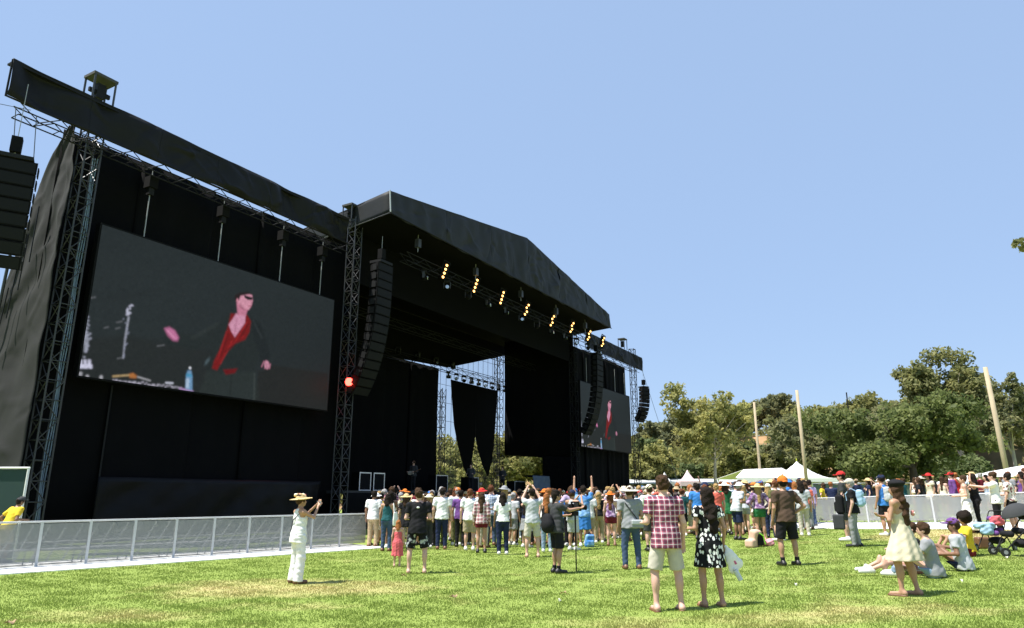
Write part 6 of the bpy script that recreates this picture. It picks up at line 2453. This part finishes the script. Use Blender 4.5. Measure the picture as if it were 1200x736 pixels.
# ------------------------------------------------------------------ the packed crowd
VAR = []
rnd = random.Random(12)
CR = dict(res=.026, face=False)
VSPEC = [
    dict(top='tee', bottom='shorts', hair='short', la='down', ra='down'),
    dict(top='tee', bottom='pants', hair='short', la='cross', ra='cross'),
    dict(top='tee', bottom='shorts', hair='short', la='high', ra='high'),
    dict(top='long', bottom='pants', hair='short', la='down', ra='pocket', hat='cap'),
    dict(top='tee', bottom='pants', hair='short', la='bent', ra='bent', hat='brim'),
    dict(top='tank', bottom='short', hair='long', la='down', ra='bent', fem=True),
    dict(top='tee', bottom='pants', hair='long', la='hip', ra='down', fem=True),
    dict(top='dress', bottom=None, hair='bob', la='down', ra='down', fem=True, hat='sun'),
    dict(top='tank', bottom='skirt', hair='wavy', la='high', ra='bent', fem=True),
    dict(top='tee', bottom='shorts', hair='bun', la='phone', ra='phone', fem=True),
    dict(top='tee', bottom='pants', hair='short', la='down', ra='up', hat='cap'),
    dict(top='tee', bottom='shorts', hair='bob', la='bent', ra='down', fem=True, hat='brim'),
]
for i, v in enumerate(VSPEC):
    sp = dict(CR)
    sp.update(fem=v.get('fem', False), top=(v['top'], 'white'), hair=(v['hair'], 'brown'), la=v['la'], ra=v['ra'], seed=i, shoes='black', hem=.70 if v['top'] == 'dress' else (.93 if v.get('fem') else .86),
              build=(1.0, 1.1, 1.05, 1.0, 1.12, 1.0, 1.05, 1.08, .95, 1.0, 1.06, 1.05)[i])
    if v['bottom']:
        sp['bottom'] = (v['bottom'], 'white')
    if v.get('hat'):
        sp['hat'] = (v['hat'], 'white')
    VAR.append([(nm, mesh_np(nm, vv, ff, mt, True)) for nm, vv, ff, mt in person_parts(sp)])

TOPC = ['white'] * 7 + ['black'] * 5 + ['grey', 'lightgrey', 'charcoal', 'navy', 'sky', 'blue', 'red', 'coral', 'maroon', 'cream', 'cream', 'olive', 'green', 'yellow', 'purple', 'pink', 'tan', 'brown', 'stone', 'blue_check', 'red_plaid', 'grey_stripe', 'white_floral', 'teal', 'lilac']
BOTC = ['denim', 'navy', 'black', 'khaki', 'stone', 'charcoal', 'paledenim', 'grey', 'olive', 'tan']
HATC = ['straw', 'straw', 'white', 'black', 'stone', 'red', 'navy', 'orange', 'grey', 'blue', 'cream', 'tan']
HAIRC = ['dark', 'dark', 'brown', 'brown', 'brown', 'auburn', 'blonde', 'grey', 'red']
HNAME = {'dark': 'dark', 'brown': 'brown', 'auburn': 'auburn', 'blonde': 'blonde', 'grey': 'grey', 'red': 'ginger'}
USED = set()
TN = {'tee_shirt': 'tee', 'long_sleeved_top': 'long sleeves', 'tank_top': 'tank top', 'dress': 'dress'}
BN = {'shorts': 'shorts', 'trousers': 'trousers', 'short_shorts': 'short shorts', 'skirt': 'skirt'}
PN = {'high': 'arms raised high', 'cross': 'arms folded', 'phone': 'holding up a phone', 'up': 'one arm raised', 'hip': 'hand on hip'}


def crowd_person(loc, rz, h, zone, group, far=False):
    for _ in range(200):
        vi = rnd.randrange(len(VAR))
        tc_, bc, hc, kc = rnd.choice(TOPC), rnd.choice(BOTC), rnd.choice(HATC), rnd.choice(HAIRC)
        v = VSPEC[vi]
        if v.get('hat') in ('sun', 'brim') and rnd.random() < .5:
            continue
        if ('up' in (v['la'], v['ra']) or 'high' in (v['la'], v['ra'])) and rnd.random() < .82:
            continue
        col = CNAME.get(tc_, tc_)
        tn = {'tee': 'tee', 'long': 'long sleeved top', 'tank': 'tank top', 'dress': 'dress'}[v['top']]
        lab = 'person in %s %s' % (col, tn)
        if v.get('hat'):
            lab += ' and %s %s' % (CNAME.get(hc, hc), {'cap': 'cap', 'brim': 'brimmed hat', 'sun': 'sun hat'}[v['hat']])
        else:
            lab += ' with %s %s hair' % (HNAME[kc], {'short': 'short', 'long': 'long', 'bob': 'bobbed', 'wavy': 'wavy', 'bun': 'tied'}[v['hair']])
        lab += ', ' + zone
        if lab not in USED:
            USED.add(lab)
            break
    sk = rnd.choice((0, 0, 1, 1, 2, 3, 3))
    root = empty('person', loc, R(rz), lab, 'person', group)
    root.rotation_euler = (rnd.uniform(-.05, .05), rnd.uniform(-.04, .04), R(rz))
    sc = h / 1.75
    root.scale = (sc * rnd.uniform(.95, 1.1), sc * rnd.uniform(.95, 1.08), sc)
    sc_ = rnd.choice(('black', 'white', 'brown'))
    for nm, me in VAR[vi]:
        if nm == 'body':
            m = SKINS[sk]
        elif nm == 'hair':
            m = HAIR[kc]
        elif nm == 'shoe':
            m = SHOE[sc_]
        elif nm in ('cap', 'brimmed_hat', 'sun_hat'):
            m = STRAW if hc == 'straw' else CLOTH[hc]
        elif nm in ('tee_shirt', 'long_sleeved_top', 'tank_top', 'dress'):
            m = CLOTH[tc_]
        else:
            m = CLOTH[bc]
        link(nm, me, root, mat=m)
    return root


taken = [o.location.xy.copy() for o in PH.values()]


def free(x, y, r):
    return all((x - t.x) ** 2 + (y - t.y) ** 2 > r * r for t in taken)


def zone_of(px, d):
    if px < 520:
        z = 'crowd before the stage left'
    elif px < 600:
        z = 'crowd before the hanging tails'
    elif px < 680:
        z = 'crowd before the right curtain'
    elif px < 750:
        z = 'crowd before the right screen'
    elif px < 860:
        z = 'crowd before the grey canopy'
    else:
        z = 'crowd before the white tent'
    return z


def fill(n, xr, dr, group, r, hr=(1.60, 1.88), face=None, seed=0):
    """scatter people over the survey wedge: photo column range and distance range"""
    rg = random.Random(seed)
    k = tries = 0
    while k < n and tries < n * 60:
        tries += 1
        px = rg.uniform(*xr)
        Y = dr[0] + (dr[1] - dr[0]) * rg.random()
        X = (px - 600) / CF * Y / 1.0328
        # stay on the audience side of the stage and inside the lawn
        dx, dy = X - P0[0], Y - P0[1]
        n_ = dx * ND[0] + dy * ND[1]
        if n_ < 2.6 or not free(X, Y, r):
            continue
        # keep right of the left barrier end
        if (X + 4.75) * (23.85 - 15.3) - (Y - 23.85) * (-4.75 + 12.2) < 0 and Y < 25:
            continue
        taken.append(Vector((X, Y)))
        ang = math.degrees(math.atan2(-(W(26.4, 0, 0).x - X), W(26.4, 0, 0).y - Y))
        crowd_person(Vector((X, Y, terr(X, Y))), ang * .8 + rg.uniform(-42, 42), rg.uniform(*hr), zone_of(px, Y), group)
        k += 1
    return k


CG = 'people packed before the stage'
N1 = fill(30, (434, 705), (22.9, 25.5), CG, .50, seed=1)
N2 = fill(56, (440, 725), (25.5, 31), CG, .52, seed=2)
N3 = fill(24, (480, 760), (31, 42), CG, .6, seed=3)
N4 = fill(44, (690, 890), (24.6, 30), CG, .56, seed=4)
N5 = fill(36, (690, 945), (30, 42), CG, .7, seed=5)
N6 = fill(18, (850, 945), (26, 31), CG, .65, seed=6)
N7 = fill(10, (750, 945), (44, 56), CG, .9, seed=7)

# people beyond the right barrier
WZ = ['first', 'second', 'third']
rg = random.Random(31)
for i, (px, Y, rz) in enumerate(((966, 32, 30), (976, 31, -40), (1020, 30.5, 60), (1031, 31, 20), (1052, 29, 80), (1060, 30, 40), (1076, 28.5, 50), (1092, 30, 90), (1106, 29.5, -60), (1118, 29, 70),
                                 (1124, 30.5, 30), (1160, 27.5, 80), (1166, 28.5, 40), (1182, 27.0, 100), (1197, 26.5, 60), (1208, 27.5, 70), (1112, 33, 10), (1040, 33, 0), (1142, 32, 45))):
    X = (px - 600) / CF * Y / 1.0328
    crowd_person(Vector((X, Y, terr(X, Y))), rz, rg.uniform(1.6, 1.85), 'beyond the right barrier', 'people beyond the right barrier')

for i in range(16):
    px = 1005 + i * 13 + rg.uniform(-5, 5)
    Y = rg.uniform(33, 41)
    X = (px - 600) / CF * Y / 1.0328
    crowd_person(Vector((X, Y, terr(X, Y))), rg.uniform(-60, 120), rg.uniform(1.6, 1.85), 'far beyond the right barrier', 'people beyond the right barrier')

# musicians on the deck
for i, (s, n, rz) in enumerate(((22.2, -2.6, 150), (27.5, -2.0, 165), (32.2, -2.4, 150))):
    p = W(s, n, 1.8)
    lab = ('musician in dark clothes with a pale guitar at the left of the deck', 'musician in dark clothes at the centre of the deck', 'musician in dark clothes at the right of the deck')[i]
    root = person(lab, p, rz, dict(h=1.76, res=.026, face=False, top=('long', 'charcoal'), bottom=('pants', 'black'), hair=('short', 'brown'), skin=0, la='bent', ra='bent', shoes='black', seed=60 + i), 'musicians on the stage')
    if i == 0:
        soft_thing('guitar', 'pale guitar held by the musician on the left of the deck', 'guitar', p, R(rz), [
            ('guitar_body', Sdf(.02).ell((.05, .26, 1.05), (.17, .03, .13), .02).ell((-.12, .26, 1.06), (.13, .03, .11), .03), pbr('pale_wood', (.55, .50, .42), .4)),
            ('neck', MB().path([(-.2, .28, 1.08), (-.75, .28, 1.28)], [.025, .02], 6), LEATHER)])
